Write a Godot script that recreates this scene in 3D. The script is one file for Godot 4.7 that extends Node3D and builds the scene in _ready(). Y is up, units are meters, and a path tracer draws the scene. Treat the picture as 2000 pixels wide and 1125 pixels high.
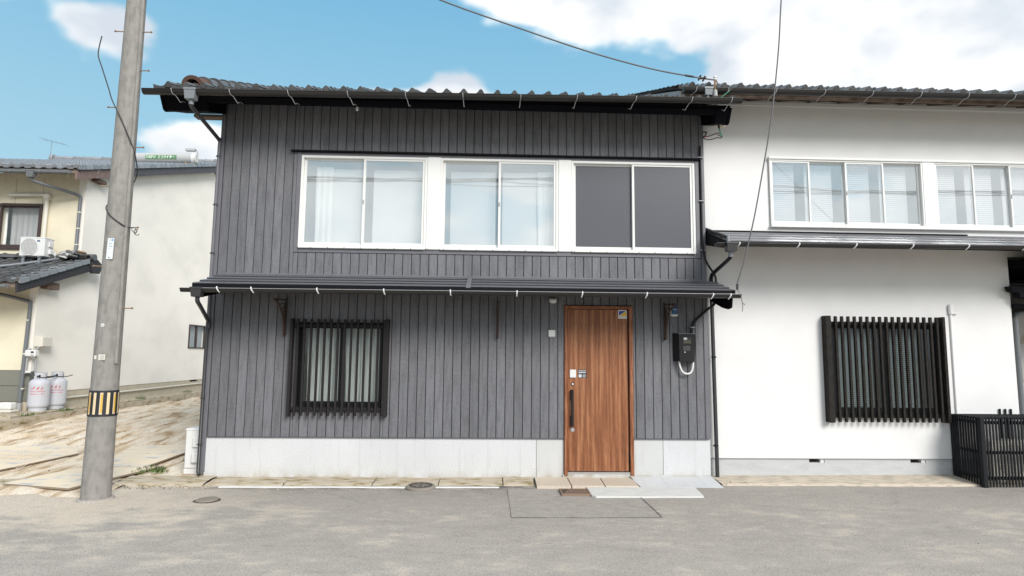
extends Node3D

var rng := RandomNumberGenerator.new()
var used := {}
var M := {}
var origin := {}   # where each node stands in the world

# ---------------------------------------------------------------- mesh builder
class MB:
	var v := PackedVector3Array()
	var n := PackedVector3Array()
	var uv := PackedVector2Array()
	var base := Vector3.ZERO
	var xf := Transform3D.IDENTITY
	var off := Vector2.ZERO

	func tri(a: Vector3, b: Vector3, c: Vector3, na: Vector3, nb: Vector3, nc: Vector3, ua: Vector2, ub: Vector2, uc: Vector2) -> void:
		var A := xf * a - base
		var B := xf * b - base
		var C := xf * c - base
		var NA := (xf.basis * na).normalized()
		var NB := (xf.basis * nb).normalized()
		var NC := (xf.basis * nc).normalized()
		if (B - A).cross(C - A).dot(NA + NB + NC) > 0.0:
			v.append(A); v.append(C); v.append(B)
			n.append(NA); n.append(NC); n.append(NB)
			uv.append(ua + off); uv.append(uc + off); uv.append(ub + off)
		else:
			v.append(A); v.append(B); v.append(C)
			n.append(NA); n.append(NB); n.append(NC)
			uv.append(ua + off); uv.append(ub + off); uv.append(uc + off)

	func puv(p: Vector3, m: Vector3) -> Vector2:
		var q := m.abs()
		if q.x >= q.y and q.x >= q.z:
			return Vector2(p.z, p.y)
		if q.y >= q.z:
			return Vector2(p.x, p.z)
		return Vector2(p.x, p.y)

	func flat(a: Vector3, b: Vector3, c: Vector3, m: Vector3) -> void:
		tri(a, b, c, m, m, m, puv(a, m), puv(b, m), puv(c, m))

	func quad(a: Vector3, b: Vector3, c: Vector3, d: Vector3, m: Vector3) -> void:
		flat(a, b, c, m)
		flat(a, c, d, m)

	func uquad(a: Vector3, b: Vector3, c: Vector3, d: Vector3, m: Vector3) -> void:  # unit uv: a = top left, then clockwise
		tri(a, b, c, m, m, m, Vector2(0, 0), Vector2(1, 0), Vector2(1, 1))
		tri(a, c, d, m, m, m, Vector2(0, 0), Vector2(1, 1), Vector2(0, 1))

	func box(lo: Vector3, hi: Vector3, bev := 0.0) -> void:
		var l := lo.min(hi)
		var h := hi.max(lo)
		bev = minf(bev, 0.45 * minf(h.x - l.x, minf(h.y - l.y, h.z - l.z)))
		var c := (l + h) * 0.5
		var e := (h - l) * 0.5
		for ax in 3:
			var p := (ax + 1) % 3
			var q := (ax + 2) % 3
			for s in [-1.0, 1.0]:
				var m := Vector3.ZERO
				m[ax] = s
				var pts: Array[Vector3] = []
				for k in [[-1, -1], [1, -1], [1, 1], [-1, 1]]:
					var t := Vector3.ZERO
					t[ax] = s * e[ax]
					t[p] = k[0] * (e[p] - bev)
					t[q] = k[1] * (e[q] - bev)
					pts.append(c + t)
				quad(pts[0], pts[1], pts[2], pts[3], m)
		if bev <= 0.0:
			return
		for ax in 3:   # edges along ax
			var p := (ax + 1) % 3
			var q := (ax + 2) % 3
			for sp in [-1.0, 1.0]:
				for sq in [-1.0, 1.0]:
					var m := Vector3.ZERO
					m[p] = sp
					m[q] = sq
					var a := Vector3.ZERO
					var b := Vector3.ZERO
					a[p] = sp * e[p]
					a[q] = sq * (e[q] - bev)
					b[p] = sp * (e[p] - bev)
					b[q] = sq * e[q]
					var w := Vector3.ZERO
					w[ax] = e[ax] - bev
					quad(c + a - w, c + b - w, c + b + w, c + a + w, m.normalized())
		for sx in [-1.0, 1.0]:
			for sy in [-1.0, 1.0]:
				for sz in [-1.0, 1.0]:
					var s := Vector3(sx, sy, sz)
					var i := s * (e - Vector3.ONE * bev)
					flat(c + i + Vector3(sx * bev, 0, 0), c + i + Vector3(0, sy * bev, 0), c + i + Vector3(0, 0, sz * bev), s.normalized())

	func tube(pts: Array, r, sides := 8, cap := true) -> void:
		var k := pts.size()
		var rad := func(i: int) -> float: return r[i] if r is Array else r
		var t0: Vector3 = (pts[1] - pts[0]).normalized()
		var u := t0.cross(Vector3.UP if absf(t0.y) < 0.9 else Vector3.RIGHT).normalized()
		var prev: Array[Vector3] = []
		var prevn: Array[Vector3] = []
		var run := 0.0
		for i in k:
			var t: Vector3
			if i == 0:
				t = t0
			elif i == k - 1:
				t = (pts[i] - pts[i - 1]).normalized()
			else:
				t = ((pts[i] - pts[i - 1]).normalized() + (pts[i + 1] - pts[i]).normalized()).normalized()
			u = (u - t * u.dot(t)).normalized()
			var w := t.cross(u)
			var ring: Array[Vector3] = []
			var nn: Array[Vector3] = []
			for j in sides + 1:
				var a := TAU * j / sides
				var d := u * cos(a) + w * sin(a)
				nn.append(d)
				ring.append(pts[i] + d * rad.call(i))
			if i > 0:
				var len: float = pts[i].distance_to(pts[i - 1])
				for j in sides:
					var x0 := TAU * j / sides * rad.call(i) as float
					var x1 := TAU * (j + 1) / sides * rad.call(i) as float
					tri(prev[j], prev[j + 1], ring[j + 1], prevn[j], prevn[j + 1], nn[j + 1], Vector2(x0, run), Vector2(x1, run), Vector2(x1, run + len))
					tri(prev[j], ring[j + 1], ring[j], prevn[j], nn[j + 1], nn[j], Vector2(x0, run), Vector2(x1, run + len), Vector2(x0, run + len))
				run += len
			if cap and (i == 0 or i == k - 1):
				var m := -t if i == 0 else t
				for j in sides:
					flat(pts[i], ring[j], ring[j + 1], m)
			prev = ring
			prevn = nn

	func lathe(prof: Array, segs := 20, at := Vector3.ZERO) -> void:  # profile of Vector2(radius, y), from top to bottom or back
		for i in prof.size() - 1:
			var p: Vector2 = prof[i]
			var q: Vector2 = prof[i + 1]
			var dn := Vector2(q.y - p.y, p.x - q.x)
			if dn.length() < 1e-7:
				continue
			dn = dn.normalized()
			if dn.x < 0.0 or (absf(dn.x) < 1e-6 and false):
				dn = -dn
			for j in segs:
				var a := TAU * j / segs
				var b := TAU * (j + 1) / segs
				var da := Vector3(cos(a), 0, sin(a))
				var db := Vector3(cos(b), 0, sin(b))
				var na := da * dn.x + Vector3.UP * dn.y
				var nb := db * dn.x + Vector3.UP * dn.y
				var P0 := at + da * p.x + Vector3.UP * p.y
				var P1 := at + db * p.x + Vector3.UP * p.y
				var Q0 := at + da * q.x + Vector3.UP * q.y
				var Q1 := at + db * q.x + Vector3.UP * q.y
				var u0 := float(j) / segs
				var u1 := float(j + 1) / segs
				if p.x > 1e-6:
					tri(P0, P1, Q1, na, nb, nb, Vector2(u0, p.y), Vector2(u1, p.y), Vector2(u1, q.y))
				if q.x > 1e-6:
					tri(P0, Q1, Q0, na, nb, na, Vector2(u0, p.y), Vector2(u1, q.y), Vector2(u0, q.y))

	# a flat outline pushed along an axis: pts are (u, w) in the plane, f maps (u, w, depth) to a point
	func prism(pts: PackedVector2Array, d0: float, d1: float, f: Callable) -> void:
		var ix := Geometry2D.triangulate_polygon(pts)
		var o: Vector3 = f.call(0.0, 0.0, 0.0)
		var dir: Vector3 = (f.call(0.0, 0.0, 1.0) - o).normalized()
		for s in [0, 1]:
			var d: float = d1 if s == 1 else d0
			var m: Vector3 = dir * (1.0 if (s == 1) == (d1 > d0) else -1.0)
			for i in range(0, ix.size(), 3):
				var a := pts[ix[i]]
				var b := pts[ix[i + 1]]
				var c := pts[ix[i + 2]]
				flat(f.call(a.x, a.y, d), f.call(b.x, b.y, d), f.call(c.x, c.y, d), m)
		var area := 0.0
		for i in pts.size():
			area += pts[i].cross(pts[(i + 1) % pts.size()])
		for i in pts.size():
			var a := pts[i]
			var b := pts[(i + 1) % pts.size()]
			var e := (b - a).normalized()
			var out2 := Vector2(e.y, -e.x) * signf(area)
			var m: Vector3 = (f.call(out2.x, out2.y, 0.0) - o).normalized()
			quad(f.call(a.x, a.y, d0), f.call(b.x, b.y, d0), f.call(b.x, b.y, d1), f.call(a.x, a.y, d1), m)

	func grid(nu: int, nw: int, f: Callable) -> void:   # f(i, j) gives a point; normals from the neighbours
		var pt: Array = []
		for i in nu + 1:
			var row: Array[Vector3] = []
			for j in nw + 1:
				row.append(f.call(i, j))
			pt.append(row)
		var nm: Array = []
		for i in nu + 1:
			var row: Array[Vector3] = []
			for j in nw + 1:
				var du: Vector3 = pt[mini(i + 1, nu)][j] - pt[maxi(i - 1, 0)][j]
				var dw: Vector3 = pt[i][mini(j + 1, nw)] - pt[i][maxi(j - 1, 0)]
				var m := du.cross(dw).normalized()
				row.append(m)
			nm.append(row)
		for i in nu:
			for j in nw:
				var a: Vector3 = pt[i][j]
				var b: Vector3 = pt[i + 1][j]
				var c: Vector3 = pt[i + 1][j + 1]
				var d: Vector3 = pt[i][j + 1]
				var m: Vector3 = nm[i][j]
				tri(a, b, c, m, nm[i + 1][j], nm[i + 1][j + 1], puv(a, m), puv(b, m), puv(c, m))
				tri(a, c, d, m, nm[i + 1][j + 1], nm[i][j + 1], puv(a, m), puv(c, m), puv(d, m))

	func mesh() -> ArrayMesh:
		var arr := []
		arr.resize(Mesh.ARRAY_MAX)
		arr[Mesh.ARRAY_VERTEX] = v
		arr[Mesh.ARRAY_NORMAL] = n
		arr[Mesh.ARRAY_TEX_UV] = uv
		arr[Mesh.ARRAY_TEX_UV2] = uv
		var m := ArrayMesh.new()
		m.add_surface_from_arrays(Mesh.PRIMITIVE_TRIANGLES, arr)
		return m

func org(p: Node) -> Vector3:
	return origin.get(p, Vector3.ZERO)

func mb(parent: Node = self) -> MB:
	var m := MB.new()
	m.base = org(parent)
	return m

func numbered(called: String) -> String:
	var k: int = used.get(called, 0)
	used[called] = k + 1
	return called if k == 0 else "%s_%03d" % [called, k]

func put(m: MB, called: String, mat: Material, parent: Node = self) -> MeshInstance3D:
	return inst(m.mesh(), called, mat, parent)

func inst(mesh: Mesh, called: String, mat: Material, parent: Node = self, t := Transform3D.IDENTITY) -> MeshInstance3D:
	var o := MeshInstance3D.new()
	o.name = numbered(called) if parent == self else called
	o.mesh = mesh
	o.material_override = mat
	o.transform = t
	parent.add_child(o, true)
	origin[o] = org(parent) + t.origin
	return o

func tag(o: Node, label: String, category: String, group := "") -> Node:
	o.set_meta("label", label)
	o.set_meta("category", category)
	if group:
		o.set_meta("group", group)
	return o

func thing(called: String, label: String, category: String, at := Vector3.ZERO, group := "") -> Node3D:
	var o := Node3D.new()
	o.name = numbered(called)
	add_child(o)
	o.position = at
	origin[o] = at
	tag(o, label, category, group)
	return o

func struct(m: MB, called: String, mat: Material, label := "") -> MeshInstance3D:
	var o := put(m, called, mat)
	o.set_meta("kind", "structure")
	if label:
		o.set_meta("label", label)
	return o

func stuff(o: Node) -> Node:
	o.set_meta("kind", "stuff")
	return o

# shorthand: one box, one tube as a named part
func pbox(parent: Node, called: String, mat: Material, lo: Vector3, hi: Vector3, bev := 0.0) -> MeshInstance3D:
	var m := mb(parent)
	m.off = Vector2(rng.randf(), rng.randf()) * 7.0
	m.box(lo, hi, bev)
	return put(m, called, mat, parent)

func ptube(parent: Node, called: String, mat: Material, pts: Array, r, sides := 8) -> MeshInstance3D:
	var m := mb(parent)
	m.tube(pts, r, sides)
	return put(m, called, mat, parent)

func curve(pts: Array, per := 6) -> Array:   # Catmull-Rom through the points
	var out := []
	for i in pts.size() - 1:
		var a: Vector3 = pts[maxi(i - 1, 0)]
		var b: Vector3 = pts[i]
		var c: Vector3 = pts[i + 1]
		var d: Vector3 = pts[mini(i + 2, pts.size() - 1)]
		for k in per:
			out.append(b.cubic_interpolate(c, a, d, float(k) / per))
	out.append(pts[-1])
	return out

# ---------------------------------------------------------------- materials
func lin(r: float, g: float, b: float) -> Color:
	return Color(r, g, b).linear_to_srgb()

func mat(key: String, c: Color, rough := 0.8, metal := 0.0, spec := 0.5) -> StandardMaterial3D:
	var m := StandardMaterial3D.new()
	m.resource_name = key
	m.albedo_color = c
	m.roughness = rough
	m.metallic = metal
	m.metallic_specular = spec
	M[key] = m
	return m

func noise(sd: int, freq: float, oct := 4, kind := FastNoiseLite.TYPE_SIMPLEX_SMOOTH) -> FastNoiseLite:
	var f := FastNoiseLite.new()
	f.seed = sd
	f.noise_type = kind
	f.frequency = freq
	f.fractal_octaves = oct
	f.fractal_type = FastNoiseLite.FRACTAL_FBM if oct > 1 else FastNoiseLite.FRACTAL_NONE
	return f

func ntex(sd: int, freq: float, oct: int, stops: Array, size := 512, kind := FastNoiseLite.TYPE_SIMPLEX_SMOOTH) -> NoiseTexture2D:
	var t := NoiseTexture2D.new()
	t.width = size
	t.height = size
	t.seamless = true
	t.seamless_blend_skirt = 0.2
	t.generate_mipmaps = false
	t.noise = noise(sd, freq, oct, kind)
	var g := Gradient.new()
	var offs := PackedFloat32Array()
	var cols := PackedColorArray()
	for s in stops:
		offs.append(s[0])
		var c = s[1]
		cols.append(c if c is Color else Color(c, c, c))
	g.offsets = offs
	g.colors = cols
	t.color_ramp = g
	return t

func bump(m: StandardMaterial3D, tex: Texture2D, cm: float) -> void:
	m.heightmap_enabled = true
	m.heightmap_texture = tex
	m.heightmap_scale = cm

func worldtex(m: StandardMaterial3D, s: Vector3) -> void:
	m.uv1_triplanar = true
	m.uv1_world_triplanar = true
	m.uv1_scale = s

func multiply(m: StandardMaterial3D, tex: Texture2D, s: Vector3) -> void:
	m.detail_enabled = true
	m.detail_albedo = tex
	m.detail_blend_mode = BaseMaterial3D.BLEND_MODE_MUL
	m.detail_uv_layer = BaseMaterial3D.DETAIL_UV_2
	m.uv2_scale = s

func materials() -> void:
	var fine := ntex(11, 0.05, 4, [[0.2, 0.93], [0.5, 0.98], [0.8, 1.0]])
	var cloudy := ntex(12, 0.008, 5, [[0.2, 0.955], [0.5, 0.985], [0.8, 1.0]])
	var grain_fine := ntex(13, 0.06, 4, [[0.2, 0.82], [0.5, 0.96], [0.8, 1.0]])
	var grain_wide := ntex(14, 0.012, 4, [[0.2, 0.90], [0.45, 0.97], [0.7, 1.0]])
	var grain_h := ntex(15, 0.05, 4, [[0.2, 0.0], [0.8, 1.0]])
	var speck := ntex(16, 0.35, 2, [[0.2, 0.45], [0.45, 0.85], [0.6, 1.0], [0.8, 1.0]], 512, FastNoiseLite.TYPE_VALUE)
	var speck_h := ntex(17, 0.25, 3, [[0.2, 0.0], [0.8, 1.0]], 512, FastNoiseLite.TYPE_VALUE)

	# charcoal boards: grain runs along the board, four tones
	for k in 4:
		var c: float = [0.166, 0.184, 0.200, 0.176][k]
		var m := mat("board_%d" % k, lin(c * 0.985, c * 0.99, c * 1.075), 0.6, 0.0, 0.4)
		m.albedo_texture = grain_wide
		m.uv1_scale = Vector3(2.2, 0.35, 1)
		multiply(m, grain_fine, Vector3(7.0, 0.55, 1))
		bump(m, grain_h, 0.035)
	mat("backing", lin(0.012, 0.012, 0.013), 0.9)
	var t := mat("trim", lin(0.145, 0.145, 0.162), 0.5)
	t.albedo_texture = cloudy
	mat("black_metal", lin(0.010, 0.010, 0.013), 0.6, 0.0, 0.2)
	mat("gutter_black", lin(0.026, 0.024, 0.023), 0.38, 0.0, 0.4)
	mat("gutter_inside", lin(0.05, 0.048, 0.045), 0.5)
	mat("pipe_black", lin(0.035, 0.035, 0.038), 0.4)
	mat("pipe_grey", lin(0.14, 0.15, 0.16), 0.45)
	mat("zinc", lin(0.42, 0.45, 0.46), 0.4, 0.5)
	mat("zinc_grey", lin(0.20, 0.22, 0.24), 0.45)
	mat("eave_black", lin(0.005, 0.005, 0.007), 0.8, 0.0, 0.15)
	var ew := mat("rafter", lin(0.14, 0.10, 0.075), 0.8)
	ew.albedo_texture = grain_wide
	ew.uv1_scale = Vector3(3, 3, 1)
	var so := mat("soffit", lin(0.20, 0.16, 0.13), 0.85)
	so.albedo_texture = grain_wide
	so.uv1_scale = Vector3(0.6, 3, 1)
	for k in 3:
		var c: float = [0.085, 0.105, 0.075][k]
		var m := mat("tile_%d" % k, lin(c, c * 1.02, c * 1.06), 0.42, 0.0, 0.55)
		m.albedo_texture = fine
		m.uv1_scale = Vector3(6, 6, 1)
	mat("tile_brown", lin(0.10, 0.050, 0.036), 0.75)
	for k in 3:
		var c: float = [0.24, 0.28, 0.21][k]
		var m := mat("tile_silver_%d" % k, lin(c, c * 1.05, c * 1.12), 0.3, 0.0, 0.6)
		m.albedo_texture = fine
		m.uv1_scale = Vector3(6, 6, 1)
	mat("mortar", lin(0.55, 0.55, 0.53), 0.9)
	for k in 3:
		var c: float = [0.140, 0.150, 0.130][k]
		var m := mat("roof_sheet_%d" % k, lin(c, c, c * 1.12), 0.36, 0.0, 0.55)
		m.albedo_texture = fine
		m.uv1_scale = Vector3(0.7, 4, 1)
	for k in 3:
		var c: float = [0.16, 0.19, 0.13][k]
		var m := mat("grey_sheet_%d" % k, lin(c, c, c * 1.1), 0.4, 0.0, 0.5)
		m.albedo_texture = grain_wide
		m.uv1_scale = Vector3(0.5, 5, 1)
	# walls
	var w := mat("white_wall", lin(0.74, 0.735, 0.73), 0.9, 0.0, 0.3)
	w.albedo_texture = ntex(21, 0.006, 5, [[0.2, 0.988], [0.6, 1.0]])
	worldtex(w, Vector3.ONE * 0.5)
	bump(w, fine, 0.02)
	mat("white_paint", lin(0.73, 0.73, 0.72), 0.45)
	mat("alu_white", lin(0.74, 0.74, 0.72), 0.35)
	mat("interior", lin(0.42, 0.42, 0.43), 0.9)
	mat("interior_dark", lin(0.10, 0.10, 0.10), 0.9)
	mat("screen", lin(0.72, 0.74, 0.75), 0.9)  # pale panels that imitate reflections in the upstairs glass
	mat("lace", lin(0.85, 0.86, 0.85), 0.9)
	mat("blind", lin(0.82, 0.83, 0.86), 0.7)
	mat("blind_teal", lin(0.22, 0.28, 0.28), 0.7)
	var cu := mat("curtain_green", lin(0.60, 0.66, 0.63), 0.9)
	cu.albedo_texture = grain_wide
	cu.uv1_scale = Vector3(3, 0.3, 1)
	mat("dark_film", lin(0.088, 0.091, 0.106), 0.35, 0.0, 0.4)
	var co := mat("plinth", lin(0.66, 0.665, 0.675), 0.85, 0.0, 0.3)
	co.albedo_texture = stain_texture(91)
	co.uv1_scale = Vector3(0.25, -1.0 / 0.64, 1)
	co.uv1_offset = Vector3(0, 0.81, 0)
	multiply(co, fine, Vector3(2.0, 2.0, 1))
	var co2 := mat("plinth_grey", lin(0.60, 0.605, 0.60), 0.85, 0.0, 0.3)
	co2.albedo_texture = stain_texture(92)
	co2.uv1_scale = Vector3(0.25, -1.0 / 0.64, 1)
	co2.uv1_offset = Vector3(0.4, 0.81, 0)
	multiply(co2, fine, Vector3(3.0, 3.0, 1))
	var cw := mat("plinth_white_house", lin(0.54, 0.545, 0.55), 0.85, 0.0, 0.3)
	cw.albedo_texture = cloudy
	cw.uv1_scale = Vector3(0.5, 2.0, 1)
	multiply(cw, fine, Vector3(2.0, 2.0, 1))
	mat("recess_dark", lin(0.012, 0.011, 0.010), 0.9)
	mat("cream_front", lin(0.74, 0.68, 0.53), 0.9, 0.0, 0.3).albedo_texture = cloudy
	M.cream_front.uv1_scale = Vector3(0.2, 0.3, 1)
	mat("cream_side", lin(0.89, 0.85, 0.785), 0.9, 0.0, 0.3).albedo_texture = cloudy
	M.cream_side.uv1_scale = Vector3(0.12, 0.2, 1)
	mat("cream_plinth", lin(0.52, 0.46, 0.36), 0.9).albedo_texture = cloudy
	var gb := mat("grey_blocks", lin(0.20, 0.20, 0.17), 0.9)
	gb.albedo_texture = fine
	gb.uv1_scale = Vector3(1.5, 1.5, 1)
	mat("brown_frame", lin(0.05, 0.032, 0.03), 0.5)
	mat("verge_brown", lin(0.20, 0.135, 0.12), 0.7).albedo_texture = grain_wide
	mat("verge_dark", lin(0.075, 0.07, 0.078), 0.6).albedo_texture = grain_wide
	mat("verge_black", lin(0.032, 0.028, 0.032), 0.6).albedo_texture = grain_wide
	# door
	var brown := ntex(31, 0.011, 4, [[0.2, Color(0.56, 0.35, 0.235)], [0.4, Color(0.64, 0.415, 0.285)], [0.55, Color(0.69, 0.455, 0.32)], [0.75, Color(0.76, 0.54, 0.39)]], 1024)
	var streak := ntex(32, 0.05, 5, [[0.15, 0.72], [0.4, 0.94], [0.6, 1.0]], 1024)
	var d := mat("door_wood", Color(0.87, 0.865, 0.85), 0.45, 0.0, 0.4)
	d.albedo_texture = brown
	d.uv1_scale = Vector3(1.5, 0.055, 1)
	multiply(d, streak, Vector3(4.5, 0.12, 1))
	var df := mat("door_frame_wood", Color(0.86, 0.84, 0.84), 0.45, 0.0, 0.4)
	df.albedo_texture = brown
	df.uv1_scale = Vector3(2.5, 0.2, 1)
	multiply(df, streak, Vector3(5, 0.3, 1))
	# window bars of dark stained timber
	var sl := mat("slat_brown", lin(0.027, 0.024, 0.025), 0.7, 0.0, 0.3)
	sl.albedo_texture = grain_fine
	sl.uv1_scale = Vector3(5, 0.6, 1)
	var sl2 := mat("slat_charred", lin(0.032, 0.028, 0.025), 0.7, 0.0, 0.3)
	sl2.albedo_texture = ntex(33, 0.03, 4, [[0.2, Color(0.55, 0.55, 0.55)], [0.55, Color(0.9, 0.9, 0.9)], [0.8, Color(1.0, 1.0, 1.0)], [0.95, Color(1, 0.85, 0.6)]])
	sl2.uv1_scale = Vector3(6, 0.5, 1)
	var sl3 := mat("slat_black", lin(0.016, 0.017, 0.020), 0.65, 0.0, 0.3)
	sl3.albedo_texture = grain_fine
	sl3.uv1_scale = Vector3(5, 0.6, 1)
	# glass
	var gl := mat("glass", Color(0.93, 0.96, 0.97, 0.04), 0.02, 0.0, 0.7)
	gl.transparency = BaseMaterial3D.TRANSPARENCY_ALPHA
	gl.metallic = 0.5
	var gd := mat("glass_plain", Color(0.9, 0.95, 0.95, 0.05), 0.02, 0.0, 0.5)
	gd.transparency = BaseMaterial3D.TRANSPARENCY_ALPHA
	# street
	mat("rust", lin(0.050, 0.026, 0.018), 0.85)
	mat("rust_light", lin(0.26, 0.17, 0.10), 0.75)
	mat("galv", lin(0.34, 0.34, 0.35), 0.5, 0.3)
	mat("bracket_white", lin(0.70, 0.70, 0.69), 0.5)
	mat("plastic_white", lin(0.68, 0.68, 0.67), 0.45)
	mat("plastic_cream", lin(0.66, 0.63, 0.55), 0.5)
	mat("plastic_grey", lin(0.36, 0.36, 0.36), 0.5)
	mat("black_plastic", lin(0.014, 0.014, 0.016), 0.45, 0.0, 0.35)
	mat("cable", lin(0.03, 0.03, 0.033), 0.6)
	mat("cable_grey", lin(0.12, 0.12, 0.125), 0.6)
	mat("wire_red", lin(0.35, 0.05, 0.06), 0.5)
	mat("wire_green", lin(0.04, 0.22, 0.14), 0.5)
	mat("cyl_grey", lin(0.52, 0.53, 0.57), 0.45)
	mat("tank_white", lin(0.44, 0.45, 0.45), 0.5)
	mat("blue_box", lin(0.012, 0.04, 0.16), 0.4)
	mat("steel_bright", lin(0.6, 0.6, 0.6), 0.3, 0.8)
	mat("yellow", lin(0.62, 0.36, 0.03), 0.6)
	mat("pale_yellow", lin(0.66, 0.53, 0.34), 0.6)
	mat("band_black", lin(0.016, 0.018, 0.024), 0.55)
	var pc := mat("pole_concrete", lin(0.32, 0.305, 0.285), 0.9, 0.0, 0.3)
	pc.albedo_texture = ntex(41, 0.02, 5, [[0.2, 0.90], [0.45, 0.97], [0.7, 1.0]])
	pc.uv1_scale = Vector3(1.2, 0.5, 1)
	multiply(pc, ntex(42, 0.11, 3, [[0.18, 0.40], [0.31, 0.86], [0.5, 1.0]]), Vector3(4.0, 4.0, 1))
	bump(pc, fine, 0.15)
	# ground
	var sand := lin(0.79, 0.67, 0.525)
	var soil := mat("soil", Color(1, 1, 1), 0.95, 0.0, 0.2)
	soil.albedo_texture = ntex(51, 0.010, 6, [[0.14, lin(0.40, 0.28, 0.17)], [0.36, lin(0.66, 0.52, 0.37)], [0.55, sand], [0.8, lin(0.84, 0.74, 0.61)]], 1024)
	soil.uv1_scale = Vector3(0.42, 0.10, 1)
	multiply(soil, ntex(52, 0.08, 4, [[0.2, 0.86], [0.5, 0.97], [0.8, 1.0]]), Vector3(0.9, 0.5, 1))
	bump(soil, ntex(53, 0.05, 5, [[0.2, 0.0], [0.8, 1.0]]), 0.8)
	mat("sand_heap", sand, 0.95).albedo_texture = fine
	var st := mat("steel_plate", lin(0.80, 0.71, 0.59), 0.85, 0.0, 0.3)
	st.albedo_texture = ntex(54, 0.012, 5, [[0.12, Color(0.78, 0.82, 0.90)], [0.30, Color(0.95, 0.96, 0.97)], [0.5, Color(1, 0.98, 0.94)]])
	st.uv1_scale = Vector3(0.35, 0.7, 1)
	mat("plate_edge", lin(0.26, 0.21, 0.16), 0.85)
	var kc := mat("old_concrete", lin(0.54, 0.465, 0.37), 0.92, 0.0, 0.3)
	kc.albedo_texture = ntex(55, 0.018, 5, [[0.12, Color(0.62, 0.60, 0.48)], [0.3, Color(0.88, 0.86, 0.79)], [0.5, Color(0.97, 0.97, 0.95)], [0.7, Color(1, 1, 1)]])
	kc.uv1_scale = Vector3(0.35, 0.9, 1)
	multiply(kc, fine, Vector3(4, 4, 1))
	bump(kc, speck_h, 0.25)
	var kl := mat("light_concrete", lin(0.72, 0.715, 0.69), 0.9, 0.0, 0.3)
	kl.albedo_texture = cloudy
	kl.uv1_scale = Vector3(0.7, 1.4, 1)
	multiply(kl, fine, Vector3(3, 3, 1))
	var kp := mat("paver", lin(0.63, 0.54, 0.44), 0.85, 0.0, 0.3)
	kp.albedo_texture = fine
	kp.uv1_scale = Vector3(1.2, 1.2, 1)
	var gw := mat("walk", lin(0.60, 0.52, 0.42), 0.92, 0.0, 0.3)
	gw.albedo_texture = ntex(56, 0.014, 5, [[0.2, 0.84], [0.5, 0.97], [0.7, 1.0]])
	gw.uv1_scale = Vector3(0.5, 1.5, 1)
	multiply(gw, fine, Vector3(4, 4, 1))
	var grit := ntex(57, 0.30, 2, [[0.20, Color(0.70, 0.70, 0.72)], [0.40, Color(0.86, 0.855, 0.85)], [0.55, Color(0.94, 0.93, 0.91)], [0.75, Color(1, 0.98, 0.94)]], 1024, FastNoiseLite.TYPE_VALUE)
	var ro := mat("asphalt", Color(1, 1, 1), 0.92, 0.0, 0.3)
	ro.albedo_texture = road_texture()
	ro.uv1_scale = Vector3(1.0 / 16.0, 1.0 / 8.0, 1)
	ro.uv1_offset = Vector3(0.5, 0, 0)
	multiply(ro, grit, Vector3(0.8, 0.8, 1))
	bump(ro, speck_h, 0.3)
	var rp := mat("asphalt_patch", lin(0.49, 0.46, 0.432), 0.9, 0.0, 0.35)
	rp.albedo_texture = ntex(58, 0.015, 5, [[0.2, 0.94], [0.5, 0.98], [0.75, 1.0]])
	rp.uv1_scale = Vector3(0.6, 0.9, 1)
	multiply(rp, grit, Vector3(0.8, 0.8, 1))
	mat("joint", lin(0.15, 0.14, 0.13), 0.95)
	mat("iron_cover", lin(0.075, 0.065, 0.055), 0.7)
	mat("iron_rim", lin(0.24, 0.21, 0.175), 0.75)
	mat("grate_rust", lin(0.24, 0.165, 0.12), 0.8)
	mat("grate_dark", lin(0.08, 0.06, 0.05), 0.9)
	mat("far_ground", lin(0.30, 0.26, 0.18), 0.95)
	mat("moss", lin(0.20, 0.20, 0.07), 0.95)
	for k in 3:
		var c: Color = [lin(0.10, 0.20, 0.03), lin(0.16, 0.24, 0.05), lin(0.07, 0.13, 0.03)][k]
		var m := mat("grass_%d" % k, c, 0.7)
		m.backlight_enabled = true
		m.backlight = Color(0.2, 0.25, 0.1)

func stain_texture(sd: int) -> ImageTexture:   # 4 m by 0.64 m of rendered plinth: faint cloudiness, splashed dirt at its foot, a few runs
	var w := 768
	var h := 128
	var n := noise(sd, 0.9, 5)
	var q := noise(sd + 1, 3.0, 4)
	var data := PackedByteArray()
	data.resize(w * h * 3)
	var i := 0
	for py in h:
		var y := 0.64 * (1.0 - (py + 0.5) / h) - 0.12
		for px in w:
			var a := TAU * px / w
			var x := Vector3(cos(a) * 0.64, sin(a) * 0.64, 0)
			var c := n.get_noise_3d(x.x, x.y, y * 0.6)
			var f := q.get_noise_3d(x.x * 1.6, x.y * 1.6, y * 1.2)
			var run := smoothstep(0.22, 0.5, q.get_noise_3d(x.x * 5.0, x.y * 5.0, y * 0.25 + 7.0)) * 0.035
			var dirt := clampf(exp(-maxf(y, 0.0) / 0.05) * (0.55 + 1.3 * f), 0.0, 1.0) * 0.5 + exp(-maxf(y, 0.0) / 0.16) * clampf(0.25 + c, 0.0, 1.0) * 0.16
			var v := 0.985 + 0.05 * c - run
			var col := Vector3(v, v, v).lerp(Vector3(0.72, 0.66, 0.54), dirt)
			for k in 3:
				data[i + k] = int(clampf(col[k], 0.0, 1.0) * 255.0)
			i += 3
	return ImageTexture.create_from_image(Image.create_from_data(w, h, false, Image.FORMAT_RGB8, data))

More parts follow.
